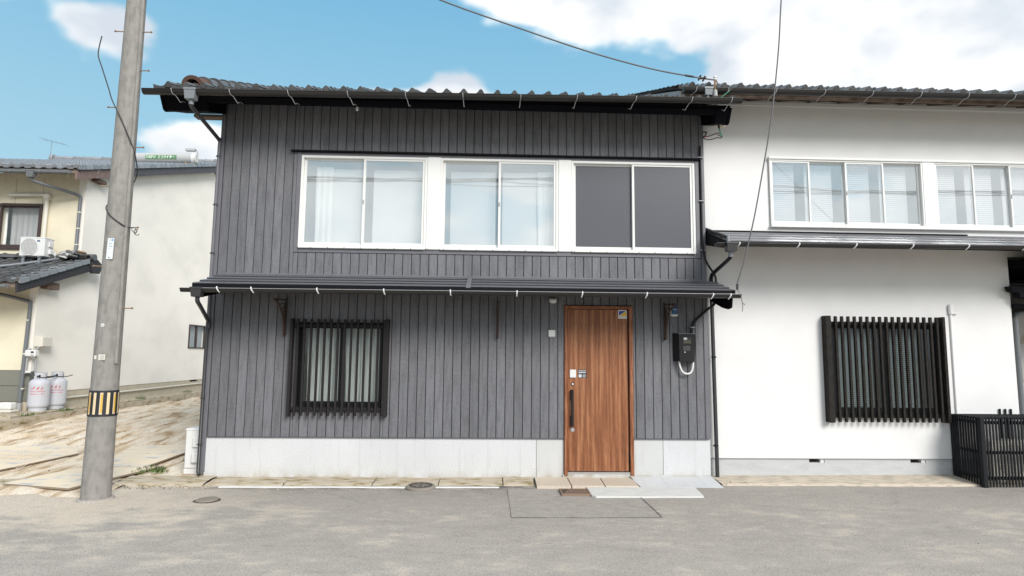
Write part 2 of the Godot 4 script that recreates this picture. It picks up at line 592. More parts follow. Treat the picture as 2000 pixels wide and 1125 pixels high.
func road_texture() -> ImageTexture:   # 16 m by 8 m of worn asphalt: sand trodden in from the lot, damp dirt along the kerb, pale scuffs
	var w := 1024
	var h := 512
	var big := noise(61, 0.9, 5)
	var mid := noise(62, 2.6, 4)
	var scuff := noise(63, 3.2, 3)
	var data := PackedByteArray()
	data.resize(w * h * 3)
	var i := 0
	for py in h:
		var z := (py + 0.5) / h * 8.0
		for px in w:
			var x := (px + 0.5) / w * 16.0 - 8.0
			var b := big.get_noise_2d(x, z * 1.6)
			var m := mid.get_noise_2d(x, z * 1.8)
			var c := Vector3(0.50, 0.468, 0.436) * (1.0 + 0.10 * b + 0.09 * m)
			# sand from the building plot at the left
			var left := clampf((-1.6 - x) / 2.4, 0.0, 1.0) * clampf((3.4 - z) / 2.2, 0.0, 1.0)
			var sa := clampf(left * 1.7 + b * 1.0 + m * 0.7 - 0.30, 0.0, 1.0)
			# pale dusty patches in the wheel track
			var track := exp(-pow((z - 1.75 - 0.12 * x) / 0.7, 2.0))
			var s2 := scuff.get_noise_2d(x * 0.85, z * 1.7)
			sa = maxf(sa, smoothstep(0.20, 0.50, s2 * 0.8 + track * 0.22 + b * 0.35 - 0.23) * 0.48)
			c = c.lerp(Vector3(0.78, 0.69, 0.585), sa * 0.8)
			# damp dirt along the foot of the kerb
			var worn := exp(-pow((z - 0.75) / 0.55, 2.0)) * clampf(0.55 + 0.9 * b + 0.7 * m, 0.0, 1.0) * clampf((x + 4.4) / 1.4, 0.0, 1.0)
			c = c.lerp(Vector3(0.39, 0.365, 0.343), worn * 0.85)
			var damp := exp(-maxf(z - 0.50, 0.0) / 0.11) * clampf(0.75 + 2.0 * m + 1.0 * b, 0.0, 1.0) * clampf((x + 4.2) / 1.0, 0.0, 1.0) * clampf((1.2 - x) / 0.8, 0.0, 1.0)
			c = c.lerp(Vector3(0.16, 0.145, 0.135), damp * 0.85)
			for k in 3:
				data[i + k] = int(clampf(pow(c[k], 1.0 / 2.2), 0.0, 1.0) * 255.0)
			i += 3
	return ImageTexture.create_from_image(Image.create_from_data(w, h, false, Image.FORMAT_RGB8, data))

func sky_texture() -> ImageTexture:   # broken cloud over blue; denser cloud added out of view for soft light
	var w := 2048
	var h := 1024
	var n1 := noise(71, 2.1, 6)
	var n2 := noise(72, 5.0, 5)
	var n3 := noise(73, 1.1, 4)
	var blobs := [  # azimuth, elevation, half widths, strength: banks of cloud
		[7.0, 31.6, 11.0, 2.8, 1.0], [21.0, 29.6, 13.0, 4.0, 1.0], [36.0, 23.5, 13.0, 5.0, 1.05], [30.0, 26.0, 13.0, 4.5, 0.5], [42.0, 20.0, 9.0, 4.0, 0.6], [22.0, 23.5, 4.0, 1.2, 0.45], [-3.6, 24.3, 3.8, 1.8, 1.15], [-11.5, 22.9, 7.0, 1.0, 0.95], [4.0, 23.4, 5.0, 0.7, 0.42],
		[-34.0, 24.6, 4.8, 2.4, 0.95], [-31.0, 25.5, 3.0, 1.8, 0.5], [-41.0, 25.0, 2.4, 1.2, 0.7], [-27.0, 17.6, 5.0, 1.6, 0.8], [-24.0, 16.0, 5.0, 1.2, 0.6]]
	var data := PackedByteArray()
	data.resize(w * h * 3)
	for py in h:
		var el := 90.0 - (py + 0.5) / h * 180.0
		var ce := cos(deg_to_rad(el))
		var se := sin(deg_to_rad(el))
		for px in w:
			var i := (py * w + px) * 3
			if el < -2.0:
				data[i] = 150
				data[i + 1] = 146
				data[i + 2] = 140
				continue
			var az := (px + 0.5) / w * 360.0
			if az > 180.0:
				az -= 360.0
			var d := Vector3(sin(deg_to_rad(az)) * ce, se * 1.9, -cos(deg_to_rad(az)) * ce)
			var bias := -0.46 + 0.80 * smoothstep(46.0, 66.0, absf(az)) + 0.75 * smoothstep(34.0, 46.0, el) * (1.0 - smoothstep(44.0, 66.0, absf(az)))
			if absf(az) < 62.0 and el < 44.0:
				for b in blobs:
					var u: float = (az - b[0]) / b[2]
					var q: float = (el - b[1]) / b[3]
					var r := u * u + q * q
					if r < 6.0:
						bias += b[4] * exp(-r)
			var f := n1.get_noise_3dv(d * 1.6) * 0.75 + n2.get_noise_3dv(d * 2.0) * 0.30
			var den := smoothstep(0.03, 0.34, f * 0.95 + bias)
			var soft := n3.get_noise_3dv(d * 2.3)
			var t := clampf(el / 34.0, 0.0, 1.0)
			var blue := Vector3(0.72, 0.84, 0.885).lerp(Vector3(0.435, 0.675, 0.82), pow(t, 1.25))
			blue = blue.lerp(Vector3(0.30, 0.60, 0.80), smoothstep(34.0, 90.0, el))
			var lump := n2.get_noise_3dv(d * 2.0 + Vector3(0.05, -0.22, 0.0)) - n2.get_noise_3dv(d * 2.0)
			var body := n1.get_noise_3dv(d * 1.6 + Vector3(0, 0.30, 0)) - n1.get_noise_3dv(d * 1.6)
			var shade := clampf(0.55 + soft * 0.9 - body * 0.8 + lump * 0.55, 0.0, 1.0)
			var cl := Vector3(0.80, 0.835, 0.875).lerp(Vector3(0.975, 0.978, 0.98), shade)
			var c := blue.lerp(cl, den)
			for k in 3:
				data[i + k] = int(clampf(c[k], 0.0, 1.0) * 255.0)
	return ImageTexture.create_from_image(Image.create_from_data(w, h, false, Image.FORMAT_RGB8, data))

# ---------------------------------------------------------------- print
const GLYPH := {   # strokes on a 4 by 6 grid, y down
	"L": [[0, 0, 0, 6], [0, 6, 3, 6]], "P": [[0, 0, 0, 6], [0, 0, 3, 0], [3, 0, 3, 3], [3, 3, 0, 3]],
	"C": [[3, 0, 0, 0], [0, 0, 0, 6], [0, 6, 3, 6]], "H": [[0, 0, 0, 6], [3, 0, 3, 6], [0, 3, 3, 3]], "O": [[0, 0, 3, 0], [3, 0, 3, 6], [3, 6, 0, 6], [0, 6, 0, 0]],
	"F": [[0, 0, 0, 6], [0, 0, 3, 0], [0, 3, 2, 3]], "U": [[0, 0, 0, 6], [0, 6, 3, 6], [3, 6, 3, 0]],
	"ga": [[0, 2, 3, 2], [3, 2, 2.6, 6], [2.6, 6, 2, 5.4], [1.4, 0.2, 1.4, 2], [1.4, 2, 0, 6], [3, 0, 3.3, 0.8], [3.7, -0.2, 4, 0.6]], "su": [[0.3, 0.6, 3.2, 0.6], [3.2, 0.6, 0, 6], [1.9, 3.2, 3.6, 6]],
	"e": [[0.4, 0.8, 3.4, 0.8], [1.9, 0.8, 1.9, 5.6], [0, 5.6, 3.8, 5.6]], "ko": [[0.3, 1, 3.3, 1], [3.3, 1, 3.3, 5.6], [0.3, 5.6, 3.3, 5.6]],
	"wa": [[0.2, 0.8, 3.6, 0.8], [0.2, 0.8, 0.2, 3], [3.6, 0.8, 3.2, 3.4], [3.2, 3.4, 1.2, 6]], "i": [[3.2, 0.2, 0, 3.2], [2, 1.8, 2, 6]],
	"ta": [[1.6, 0, 0, 3], [1.4, 0.8, 3.6, 0.8], [3.6, 0.8, 1, 6], [1, 2.4, 2.8, 3.8]], "bar": [[0, 3, 3.8, 3]], "sp": [], "dash": [[0.3, 3, 2.6, 3]],
}

func ink(im: Image, text: Array, x: float, y: float, s: float, c: Color, wide: float, slant := 0.0, step := 4.6) -> void:
	for key in text:
		for l in GLYPH[key]:
			var a := Vector2(x + l[0] * s - (l[1] - 6) * s * slant, y + l[1] * s)
			var b := Vector2(x + l[2] * s - (l[3] - 6) * s * slant, y + l[3] * s)
			var k := int(a.distance_to(b) * 2.0) + 1
			for i in k + 1:
				var p := a.lerp(b, float(i) / k)
				im.fill_rect(Rect2i(int(p.x - wide / 2), int(p.y - wide / 2), maxi(1, int(wide)), maxi(1, int(wide))), c)
		x += step * s

func scrawl(im: Image, r: Rect2i, c: Color, sd: int) -> void:   # a line of print too small to read
	var g := RandomNumberGenerator.new()
	g.seed = sd
	var x := r.position.x
	while x < r.end.x - 2:
		var w := g.randi_range(2, 5)
		var h := g.randi_range(r.size.y / 2, r.size.y)
		im.fill_rect(Rect2i(x, r.position.y + g.randi_range(0, r.size.y - h), w, maxi(1, h)), c)
		x += w + g.randi_range(1, 3)

func printed(key: String, im: Image, rough := 0.5) -> StandardMaterial3D:
	var m := mat(key, Color(1, 1, 1), rough)
	m.albedo_texture = ImageTexture.create_from_image(im)
	m.texture_repeat = false
	return m

func blank(w: int, h: int, c: Color) -> Image:
	var im := Image.create_empty(w, h, false, Image.FORMAT_RGB8)
	im.fill(c)
	return im

# ---------------------------------------------------------------- the scene
func _ready() -> void:
	rng.seed = 7
	# camera
	var F := 1200.0
	var pitch := atan(9.1e-5 * F)
	var roll := 0.0100
	var yaw := 3e-5 * F
	var fw := Vector3(sin(yaw) * cos(pitch), sin(pitch), -cos(yaw) * cos(pitch))
	var rt := Vector3(cos(yaw), 0, sin(yaw))
	var up := rt.cross(fw)
	var r2 := rt * cos(roll) + up * sin(roll)
	var u2 := up * cos(roll) - rt * sin(roll)
	var cam := Camera3D.new()
	cam.name = "camera"
	cam.fov = rad_to_deg(2.0 * atan(562.5 / F))
	cam.near = 0.05
	cam.far = 2000.0
	add_child(cam)
	cam.transform = Transform3D(Basis(r2, u2, -fw), Vector3(0, 1.62, 8.4))
	cam.current = true
	# sky, sun, exposure
	var env := Environment.new()
	env.background_mode = Environment.BG_SKY
	var sky := Sky.new()
	var pano := PanoramaSkyMaterial.new()
	pano.panorama = sky_texture()
	sky.sky_material = pano
	env.sky = sky
	env.background_energy_multiplier = 0.54
	env.ambient_light_source = Environment.AMBIENT_SOURCE_SKY
	env.tonemap_mode = Environment.TONE_MAPPER_LINEAR
	env.tonemap_exposure = 2.14
	env.sdfgi_enabled = true
	env.ssao_enabled = true
	env.ssil_enabled = true
	var we := WorldEnvironment.new()
	we.name = "world_environment"
	we.environment = env
	add_child(we)
	var sun := DirectionalLight3D.new()
	sun.name = "sun"
	sun.light_energy = 0.57
	sun.light_color = Color(1.0, 0.985, 0.965)
	sun.light_angular_distance = 26.0
	sun.shadow_enabled = true
	add_child(sun)
	sun.look_at_from_position(Vector3(4.6, 5.9, 8.0), Vector3.ZERO)

	materials()
	setting()
	black_house()
	white_house()
	cream_house()
	utility_pole()
	cables()
	black_house_fixtures()
	white_house_fixtures()
	cream_house_fixtures()
	lot_things()

# ---------------------------------------------------------------- ground
func soil_height(x: float, z: float, f: FastNoiseLite, g: FastNoiseLite) -> float:
	var t := smoothstep(0.4, -4.5, z)
	var y := -0.015 + 0.27 * t + 0.05 * clampf((-4.5 - z) / 8.0, 0.0, 2.0)
	var rough := smoothstep(-0.6, -2.6, z)
	y += f.get_noise_2d(x * 2.4 + z * 0.25, z * 0.32) * 0.075 * rough + g.get_noise_2d(x * 3.0, z * 2.0) * 0.02 * (0.35 + rough)
	return y

func setting() -> void:
	var m := mb()
	m.quad(Vector3(-400, -0.25, -400), Vector3(400, -0.25, -400), Vector3(400, -0.25, 400), Vector3(-400, -0.25, 400), Vector3.UP)
	struct(m, "ground", M.far_ground)
	m = mb()
	var wob := noise(81, 0.7, 3)
	m.grid(200, 90, func(i: int, j: int) -> Vector3:
		var x := -20.0 + i * 0.2
		var z := 0.1 + j * 0.11
		return Vector3(x, -0.03 + 0.007 * wob.get_noise_2d(x, z * 1.5), z))
	for s in [[-60.0, -20.0], [20.0, 60.0]]:
		m.quad(Vector3(s[0], -0.03, 0.1), Vector3(s[1], -0.03, 0.1), Vector3(s[1], -0.03, 10.0), Vector3(s[0], -0.03, 10.0), Vector3.UP)
	struct(m, "road", M.asphalt, "worn grey asphalt road with sandy patches")
	# square asphalt repair before the doorstep, with its cut joints
	m = mb()
	m.grid(24, 20, func(i: int, j: int) -> Vector3:
		var z := 0.60 + j * 0.0665
		var xr := 1.80
		var x := lerpf(0.25, xr, i / 24.0)
		return Vector3(x, -0.0255 + 0.007 * wob.get_noise_2d(x, z * 1.5), z))
	struct(m, "road_repair_patch", M.asphalt_patch, "square darker asphalt repair in the road before the doorstep")
	m = mb()
	for seg in [[Vector3(0.25, 0, 0.60), Vector3(0.25, 0, 1.93), 0.0025], [Vector3(0.25, 0, 1.93), Vector3(1.80, 0, 1.93), 0.0025], [Vector3(1.80, 0, 1.93), Vector3(1.80, 0, 1.03), 0.018]]:
		var a: Vector3 = seg[0]
		var b: Vector3 = seg[1]
		var k := 26
		for i in k:
			var p := a.lerp(b, float(i) / k)
			var q := a.lerp(b, float(i + 1) / k)
			var w: float = seg[2] * rng.randf_range(0.35, 1.1) * 0.5
			var side := (b - a).normalized().cross(Vector3.UP) * w
			var yp := Vector3(0, -0.0215 + 0.007 * wob.get_noise_2d(p.x, p.z * 1.5), 0)
			var yq := Vector3(0, -0.0215 + 0.007 * wob.get_noise_2d(q.x, q.z * 1.5), 0)
			m.quad(p - side + yp, q - side + yq, q + side + yq, p + side + yp, Vector3.UP)
	for c in [[Vector3(-2.2, 0, 0.62), Vector3(-1.1, 0, 1.5), 0.007], [Vector3(2.4, 0, 1.15), Vector3(4.3, 0, 1.9), 0.006], [Vector3(4.3, 0, 1.9), Vector3(5.2, 0, 0.5), 0.005], [Vector3(-0.6, 0, 2.5), Vector3(1.9, 0, 3.1), 0.004]]:
		var a: Vector3 = c[0]
		var b: Vector3 = c[1]
		var side0 := (b - a).normalized().cross(Vector3.UP)
		var last := a
		for i in range(1, 41):
			var t := i / 40.0
			var p := a.lerp(b, t) + side0 * (0.10 * wob.get_noise_2d(a.x * 3.0 + t * 9.0, a.z) + rng.randf_range(-0.012, 0.012))
			var w: float = c[2] * rng.randf_range(0.15, 1.0) * sin(PI * clampf(t, 0.05, 0.95)) * 0.5
			var yy := Vector3(0, -0.0225 + 0.007 * wob.get_noise_2d(p.x, p.z * 1.5) - 0.004, 0)
			var y0 := Vector3(0, -0.0225 + 0.007 * wob.get_noise_2d(last.x, last.z * 1.5) - 0.004, 0)
			m.quad(last - side0 * w + y0, p - side0 * w + yy, p + side0 * w + yy, last + side0 * w + y0, Vector3.UP)
			last = p
	struct(m, "road_joint", M.joint)
	# soil of the empty lot
	var f := noise(82, 0.9, 4)
	var g := noise(83, 1.4, 4)
	m = mb()
	m.grid(110, 150, func(i: int, j: int) -> Vector3:
		var x := lerpf(-8.62, -3.72, i / 110.0)
		var z := lerpf(-24.0, 0.34, pow(j / 150.0, 0.55))
		return Vector3(x, soil_height(x, z, f, g), z))
	m.grid(40, 20, func(i: int, j: int) -> Vector3:
		var x := lerpf(-14.0, -8.62, i / 40.0)
		var z := lerpf(-2.6, 0.34, j / 20.0)
		return Vector3(x, soil_height(x, z, f, g), z))
	struct(m, "soil", M.soil, "rutted bare brown soil of the empty lot")
	# sand spilt from the lot over the road edge
	m = mb()
	m.grid(60, 20, func(i: int, j: int) -> Vector3:
		var x := lerpf(-14.0, -4.45, i / 60.0)
		var z := lerpf(0.30, 1.25, j / 20.0)
		var t := 1.0 - absf(j / 10.0 - 0.7) / 1.35
		return Vector3(x, -0.052 + 0.045 * maxf(0.0, t) + 0.035 * f.get_noise_2d(x * 1.3, z * 2.0) , z))
	struct(m, "spilt_sand", M.soil, "pale sand spread from the lot over the road edge")
	# kerb along the street by the lot, broken old concrete strip below the plinth
	var k0 := Node3D.new()
	k0.name = "kerb"
	add_child(k0)
	k0.set_meta("kind", "structure")
	var cuts := [-6.6, -5.75, -4.62, -3.52, -2.55, -1.45, -0.62, 0.20, 0.60]
	for i in cuts.size() - 1:
		var x0: float = cuts[i]
		var x1: float = cuts[i + 1]
		var zf: float = [0.52, 0.50, 0.46, 0.44, 0.43, 0.42, 0.41, 0.40][i]
		var zb: float = [0.18, 0.16, 0.0, -0.02, -0.02, -0.02, -0.02, -0.02][i]
		var top: float = [0.0, 0.005, 0.012, 0.0, 0.004, -0.002, 0.003, 0.010][i]
		m = mb(k0)
		m.off = Vector2(rng.randf() * 5, rng.randf() * 5)
		var nx := 14
		var phase := rng.randf() * 10
		m.grid(nx, 7, func(ii: int, jj: int) -> Vector3:
			var x := lerpf(x0 + 0.006, x1 - 0.006, float(ii) / nx)
			var edge := 0.016 * f.get_noise_2d(x * 5.0 + phase, 3.0)
			if jj == 7:
				return Vector3(x, -0.10, zf + edge + 0.006)
			var z := lerpf(zb, zf + edge, jj / 6.0)
			return Vector3(x, top - 0.02 * pow(jj / 6.0, 2.0) + 0.012 * g.get_noise_2d(x * 3.0 + phase, z * 5.0) - (0.02 if jj == 6 else 0.0), z))
		put(m, "kerb_slab", M.old_concrete, k0)
	m = mb()   # narrow white edging at the foot
	m.box(Vector3(-3.3, -0.1, 0.47), Vector3(0.15, -0.018, 0.53), 0.01)
	struct(m, "road_edging", M.light_concrete)
	# three paving slabs before the door, pale cement ramp
	var pv := Node3D.new()
	pv.name = "pavement"
	add_child(pv)
	pv.set_meta("kind", "structure")
	for s in [[0.63, 1.055, 0.62, 1.045], [1.07, 1.50, 1.06, 1.465], [1.515, 1.935, 1.48, 1.895]]:
		m = mb(pv)
		m.off = Vector2(rng.randf() * 5, rng.randf() * 5)
		var pts := PackedVector2Array([Vector2(s[0], -0.06), Vector2(s[1], -0.06), Vector2(s[3], 0.55), Vector2(s[2], 0.55)])
		m.prism(pts, -0.09, 0.006 + rng.randf() * 0.003, func(u: float, w: float, d: float) -> Vector3: return Vector3(u, d, w))
		put(m, "paving_slab", M.paver, pv)
	m = mb(pv)
	m.grid(24, 8, func(i: int, j: int) -> Vector3:
		var x := lerpf(1.945, 3.005, i / 24.0)
		var zb := -0.04
		var zf := 0.49
		var z := lerpf(zb, zf, j / 8.0)
		var y := lerpf(0.045, -0.028, pow(j / 8.0, 0.8)) + 0.004 * g.get_noise_2d(x * 4, z * 4)
		return Vector3(x - 0.05 * (1.0 - j / 8.0) * (1.0 if i == 0 else 0.0), y, z))
	m.flat(Vector3(3.005, 0.045, -0.04), Vector3(3.005, -0.028, 0.49), Vector3(3.005, -0.1, -0.04), Vector3.RIGHT)
	m.flat(Vector3(3.005, -0.028, 0.49), Vector3(3.005, -0.1, 0.49), Vector3(3.005, -0.1, -0.04), Vector3.RIGHT)
	put(m, "cement_ramp", M.plinth, pv)
	m = mb(pv)
	m.off = Vector2(3.1, 0.7)
	m.prism(PackedVector2Array([Vector2(1.24, 0.56), Vector2(2.62, 0.52), Vector2(2.60, 0.60), Vector2(2.55, 1.03), Vector2(1.9, 1.045), Vector2(1.27, 1.05), Vector2(1.23, 1.0)]), -0.08, -0.006, func(u: float, w: float, d: float) -> Vector3: return Vector3(u, d, w))
	put(m, "cement_slab", M.light_concrete, pv)
	# beige walk under the white wall
	m = mb()
	m.grid(60, 8, func(i: int, j: int) -> Vector3:
		var x := lerpf(3.03, 14.0, i / 60.0)
		var zf := 0.36 + 0.012 * f.get_noise_2d(x * 3.0, 9.0)
		if j == 8:
			return Vector3(x, -0.10, zf + 0.004)
		return Vector3(x, 0.012 + 0.022 * clampf((x - 3.0) / 3.4, 0.0, 1.2) * (1.0 - j / 7.0) - 0.022 * pow(j / 7.0, 2.0) + 0.008 * g.get_noise_2d(x * 2.0, j * 0.3), lerpf(-0.12, zf, j / 7.0)))
	struct(m, "walk", M.walk, "beige concrete strip along the foot of the white wall")
	# concrete kerb and strip beside the cream house
	m = mb()
	var prev := -24.0
	m.prism(PackedVector2Array([Vector2(-24.0, 0.46), Vector2(-10.6, 0.40), Vector2(-4.2, 0.385), Vector2(-1.5, 0.33), Vector2(-1.5, -0.2), Vector2(-24.0, -0.2)]), -8.72, -8.60, func(u: float, w: float, d: float) -> Vector3: return Vector3(d, w, u))
	struct(m, "lot_kerb", M.old_concrete, "concrete kerb between the soil lot and the cream house")
	m = mb()
	m.box(Vector3(-9.25, -0.2, -22.0), Vector3(-8.78, 0.425, -3.4), 0.02)
	m.box(Vector3(-16.0, -0.2, -4.45), Vector3(-9.25, 0.43, -3.0), 0.02)
	struct(m, "concrete_strip", M.old_concrete, "concrete strip at the foot of the cream house")

# ---------------------------------------------------------------- roof tiles
func tile_mesh(eave: bool) -> ArrayMesh:   # one pantile, 0.22 m pitch, lying along -z (uphill) with its lower edge at z = 0
	var m := MB.new()
	var prof: Array[Vector2] = [Vector2(-0.004, 0.020), Vector2(0.018, 0.006), Vector2(0.05, -0.004), Vector2(0.09, -0.006), Vector2(0.125, 0.004), Vector2(0.148, 0.022), Vector2(0.166, 0.047), Vector2(0.186, 0.060), Vector2(0.205, 0.050), Vector2(0.222, 0.026)]
	var L := 0.285
	var th := 0.016
	for i in prof.size() - 1:
		var a := prof[i]
		var b := prof[i + 1]
		var e := (b - a).normalized()
		var nn := Vector3(-e.y, e.x, 0)
		var na := nn
		var nb := nn
		if i > 0:
			var e0 := (b - prof[i - 1]).normalized()
			na = Vector3(-e0.y, e0.x, 0)
		if i < prof.size() - 2:
			var e1 := (prof[i + 2] - a).normalized()
			nb = Vector3(-e1.y, e1.x, 0)
		var A := Vector3(a.x, a.y + 0.022, 0)
		var B := Vector3(b.x, b.y + 0.022, 0)
		var up := Vector3(0, -0.022, -L)
		m.tri(A, B, B + up, na, nb, nb, Vector2(a.x, 0), Vector2(b.x, 0), Vector2(b.x, L))
		m.tri(A, B + up, A + up, na, nb, na, Vector2(a.x, 0), Vector2(b.x, L), Vector2(a.x, L))
		var drop := th
		if eave:
			drop = 0.040 + maxf(0.0, a.y) * 0.4
		m.quad(A, B, B - Vector3(0, drop, 0), A - Vector3(0, drop, 0), Vector3(0, 0, 1))
		m.quad(A - Vector3(0, drop, 0), B - Vector3(0, drop, 0), B + up - Vector3(0, th, 0), A + up - Vector3(0, th, 0), -nn)
	if eave:   # round end of the roll
		for j in 10:
			var a0 := TAU * j / 10
			var a1 := TAU * (j + 1) / 10
			var c := Vector3(0.186, 0.036, 0.006)
			m.flat(c, c + Vector3(cos(a0), sin(a0), 0) * 0.036, c + Vector3(cos(a1), sin(a1), 0) * 0.036, Vector3(0, 0, 1))
	return m.mesh()

func cap_mesh(r: float, L: float) -> ArrayMesh:   # half-round ridge tile along -z, flared at its lower end
	var m := MB.new()
	var seg := 12
	var st := [[0.0, r * 1.16], [-0.03, r * 1.16], [-0.045, r], [-L, r * 0.95]]
	for k in st.size() - 1:
		for j in seg:
			var a0 := PI * (0.02 + 0.96 * j / seg)
			var a1 := PI * (0.02 + 0.96 * (j + 1) / seg)
			var d0 := Vector3(cos(a0), sin(a0), 0)
			var d1 := Vector3(cos(a1), sin(a1), 0)
			var z0 := Vector3(0, 0, st[k][0])
			var z1 := Vector3(0, 0, st[k + 1][0])
			m.tri(d0 * st[k][1] + z0, d1 * st[k][1] + z0, d1 * st[k + 1][1] + z1, d0, d1, d1, Vector2(a0 * r, 0), Vector2(a1 * r, 0), Vector2(a1 * r, L))
			m.tri(d0 * st[k][1] + z0, d1 * st[k + 1][1] + z1, d0 * st[k + 1][1] + z1, d0, d1, d0, Vector2(a0 * r, 0), Vector2(a1 * r, L), Vector2(a0 * r, L))
	for j in seg:   # thickness at the lower end and the inside
		var a0 := PI * (0.02 + 0.96 * j / seg)
		var a1 := PI * (0.02 + 0.96 * (j + 1) / seg)
		var d0 := Vector3(cos(a0), sin(a0), 0)
		var d1 := Vector3(cos(a1), sin(a1), 0)
		m.quad(d0 * r * 1.16, d1 * r * 1.16, d1 * (r - 0.028), d0 * (r - 0.028), Vector3(0, 0, 1))
		var z1 := Vector3(0, 0, -L)
		m.quad(d0 * (r - 0.028), d1 * (r - 0.028), d1 * (r - 0.028) + z1, d0 * (r - 0.028) + z1, -(d0 + d1).normalized())
	return m.mesh()

# tiles on a slope: x0 .. x1 from the eave at (y, z) up to z_end; the first rows single parts, the rest one mass
func tile_roof(parent: Node, x0: float, x1: float, y: float, z: float, z_end: float, slope: float, single_rows: int, mats: Array, x_single := -999.0) -> void:
	var eave := tile_mesh(true)
	var body := tile_mesh(false)
	var ang := atan(slope)
	var row := 0.235
	var cols := int((x1 - x0) / 0.2205)
	var rows := int((z - z_end) / (row * cos(ang)))
	var pitch := (x1 - x0) / cols
	var many: Array[Transform3D] = []
	var b := Basis(Vector3.RIGHT, ang)
	for r in rows:
		for c in cols:
			var p := Vector3(x0 + c * pitch, y + r * row * sin(ang), z - r * row * cos(ang))
			p += Vector3(rng.randf_range(-0.002, 0.002), rng.randf_range(-0.003, 0.003), rng.randf_range(-0.004, 0.004))
			var bb := b * Basis(Vector3.UP, rng.randf_range(-0.01, 0.01)) * Basis.from_scale(Vector3(pitch / 0.2205, 1, 1))
			var t := Transform3D(bb, p - org(parent))
			if r < single_rows and p.x > x_single:
				inst(eave if r == 0 else body, "roof_tile", M[mats[rng.randi() % mats.size()]], parent, t)
			else:
				many.append(t)
	if many.is_empty():
		return
	var mm := MultiMesh.new()
	mm.transform_format = MultiMesh.TRANSFORM_3D
	mm.mesh = body
	mm.instance_count = many.size()
	for i in many.size():
		mm.set_instance_transform(i, many[i])
	var o := MultiMeshInstance3D.new()
	o.name = "roof_tiling"
	o.multimesh = mm
	o.material_override = M[mats[0]]
	parent.add_child(o, true)
	stuff(o)

# half-round gutter along x from (x0, y0, z) to (x1, y1, z)
func gutter(parent: Node, x0: float, y0: float, x1: float, y1: float, z: float, r: float, m_: Material, called := "gutter") -> MeshInstance3D:
	var m := mb(parent)
	var seg := 12
	for s in [[r, 1.0], [r - 0.004, -1.0]]:
		for j in seg:
			var a0 := PI + PI * j / seg
			var a1 := PI + PI * (j + 1) / seg
			var d0 := Vector3(0, sin(a0), cos(a0))
			var d1 := Vector3(0, sin(a1), cos(a1))
			var A := Vector3(x0, y0, z)
			var B := Vector3(x1, y1, z)
			m.tri(A + d0 * s[0], B + d0 * s[0], B + d1 * s[0], d0 * s[1], d0 * s[1], d1 * s[1], Vector2(x0, a0), Vector2(x1, a0), Vector2(x1, a1))
			m.tri(A + d0 * s[0], B + d1 * s[0], A + d1 * s[0], d0 * s[1], d1 * s[1], d1 * s[1], Vector2(x0, a0), Vector2(x1, a1), Vector2(x0, a1))
	for side in [-1.0, 1.0]:   # rolled rims
		m.tube([Vector3(x0, y0 + 0.001, z + side * r), Vector3(x1, y1 + 0.001, z + side * r)], 0.007, 8)
	for e in [[x0, y0], [x1, y1]]:   # end caps
		for j in seg:
			var a0 := PI + PI * j / seg
			var a1 := PI + PI * (j + 1) / seg
			var c := Vector3(e[0], e[1], z)
			m.flat(c, c + Vector3(0, sin(a0), cos(a0)) * r, c + Vector3(0, sin(a1), cos(a1)) * r, Vector3(signf(e[0] - (x0 + x1) * 0.5), 0, 0))
	return put(m, called, m_, parent)

func rain_head(parent: Node, x: float, y: float, z: float, w: float, h: float, m_: Material) -> MeshInstance3D:   # box that takes the gutter's water, narrowing downwards
	var m := mb(parent)
	var a := w * 0.5
	var b := w * 0.40
	var d := w * 0.42
	var e := w * 0.34
	var t: Array[Vector3] = [Vector3(x - a, y, z - d), Vector3(x + a, y, z - d), Vector3(x + a, y, z + d), Vector3(x - a, y, z + d)]
	var q: Array[Vector3] = [Vector3(x - b, y - h, z - e), Vector3(x + b, y - h, z - e), Vector3(x + b, y - h, z + e), Vector3(x - b, y - h, z + e)]
	var nn := [Vector3(0, -0.15, -1), Vector3(1, -0.15, 0), Vector3(0, -0.15, 1), Vector3(-1, -0.15, 0)]
	for i in 4:
		var j := (i + 1) % 4
		m.quad(t[i], t[j], q[j], q[i], nn[i].normalized())
	m.quad(t[0], t[1], t[2], t[3], Vector3.UP)
	m.quad(q[0], q[1], q[2], q[3], Vector3.DOWN)
	m.box(Vector3(x - a - 0.005, y - 0.022, z - d - 0.005), Vector3(x + a + 0.005, y + 0.004, z + d + 0.005), 0.003)
	return put(m, "rain_head", m_, parent)

func hook(parent: Node, x: float, y: float, z: float, r: float, m_: Material, lean := 0.02) -> void:   # bent rod that carries a gutter
	ptube(parent, "gutter_bracket", m_, curve([Vector3(x - lean, y + 0.012, z + r - 0.01), Vector3(x - lean, y, z + r + 0.009), Vector3(x - lean * 0.6, y - 0.055, z + r * 0.8 + 0.006), Vector3(x, y - r - 0.012, z + 0.01), Vector3(x + lean * 0.7, y - r - 0.055, z - 0.03), Vector3(x + lean, y - r - 0.075, z - 0.055), Vector3(x + lean * 1.3, y - r - 0.045, z - 0.09), Vector3(x + lean * 1.5, y - r - 0.035, z - 0.17)], 3), 0.0045, 6)

func pipe_clip(parent: Node, x: float, y: float, z: float, r: float, m_: Material, dx := 0.0) -> void:
	var m := mb(parent)
	m.lathe([Vector2(r + 0.005, y + 0.012), Vector2(r + 0.005, y - 0.012), Vector2(r, y - 0.012)], 12, Vector3(x, 0, z))
	m.box(Vector3(x - r - 0.014, y - 0.006, z - 0.01), Vector3(x - r, y + 0.006, z + 0.01))
	put(m, "pipe_clip", m_, parent)

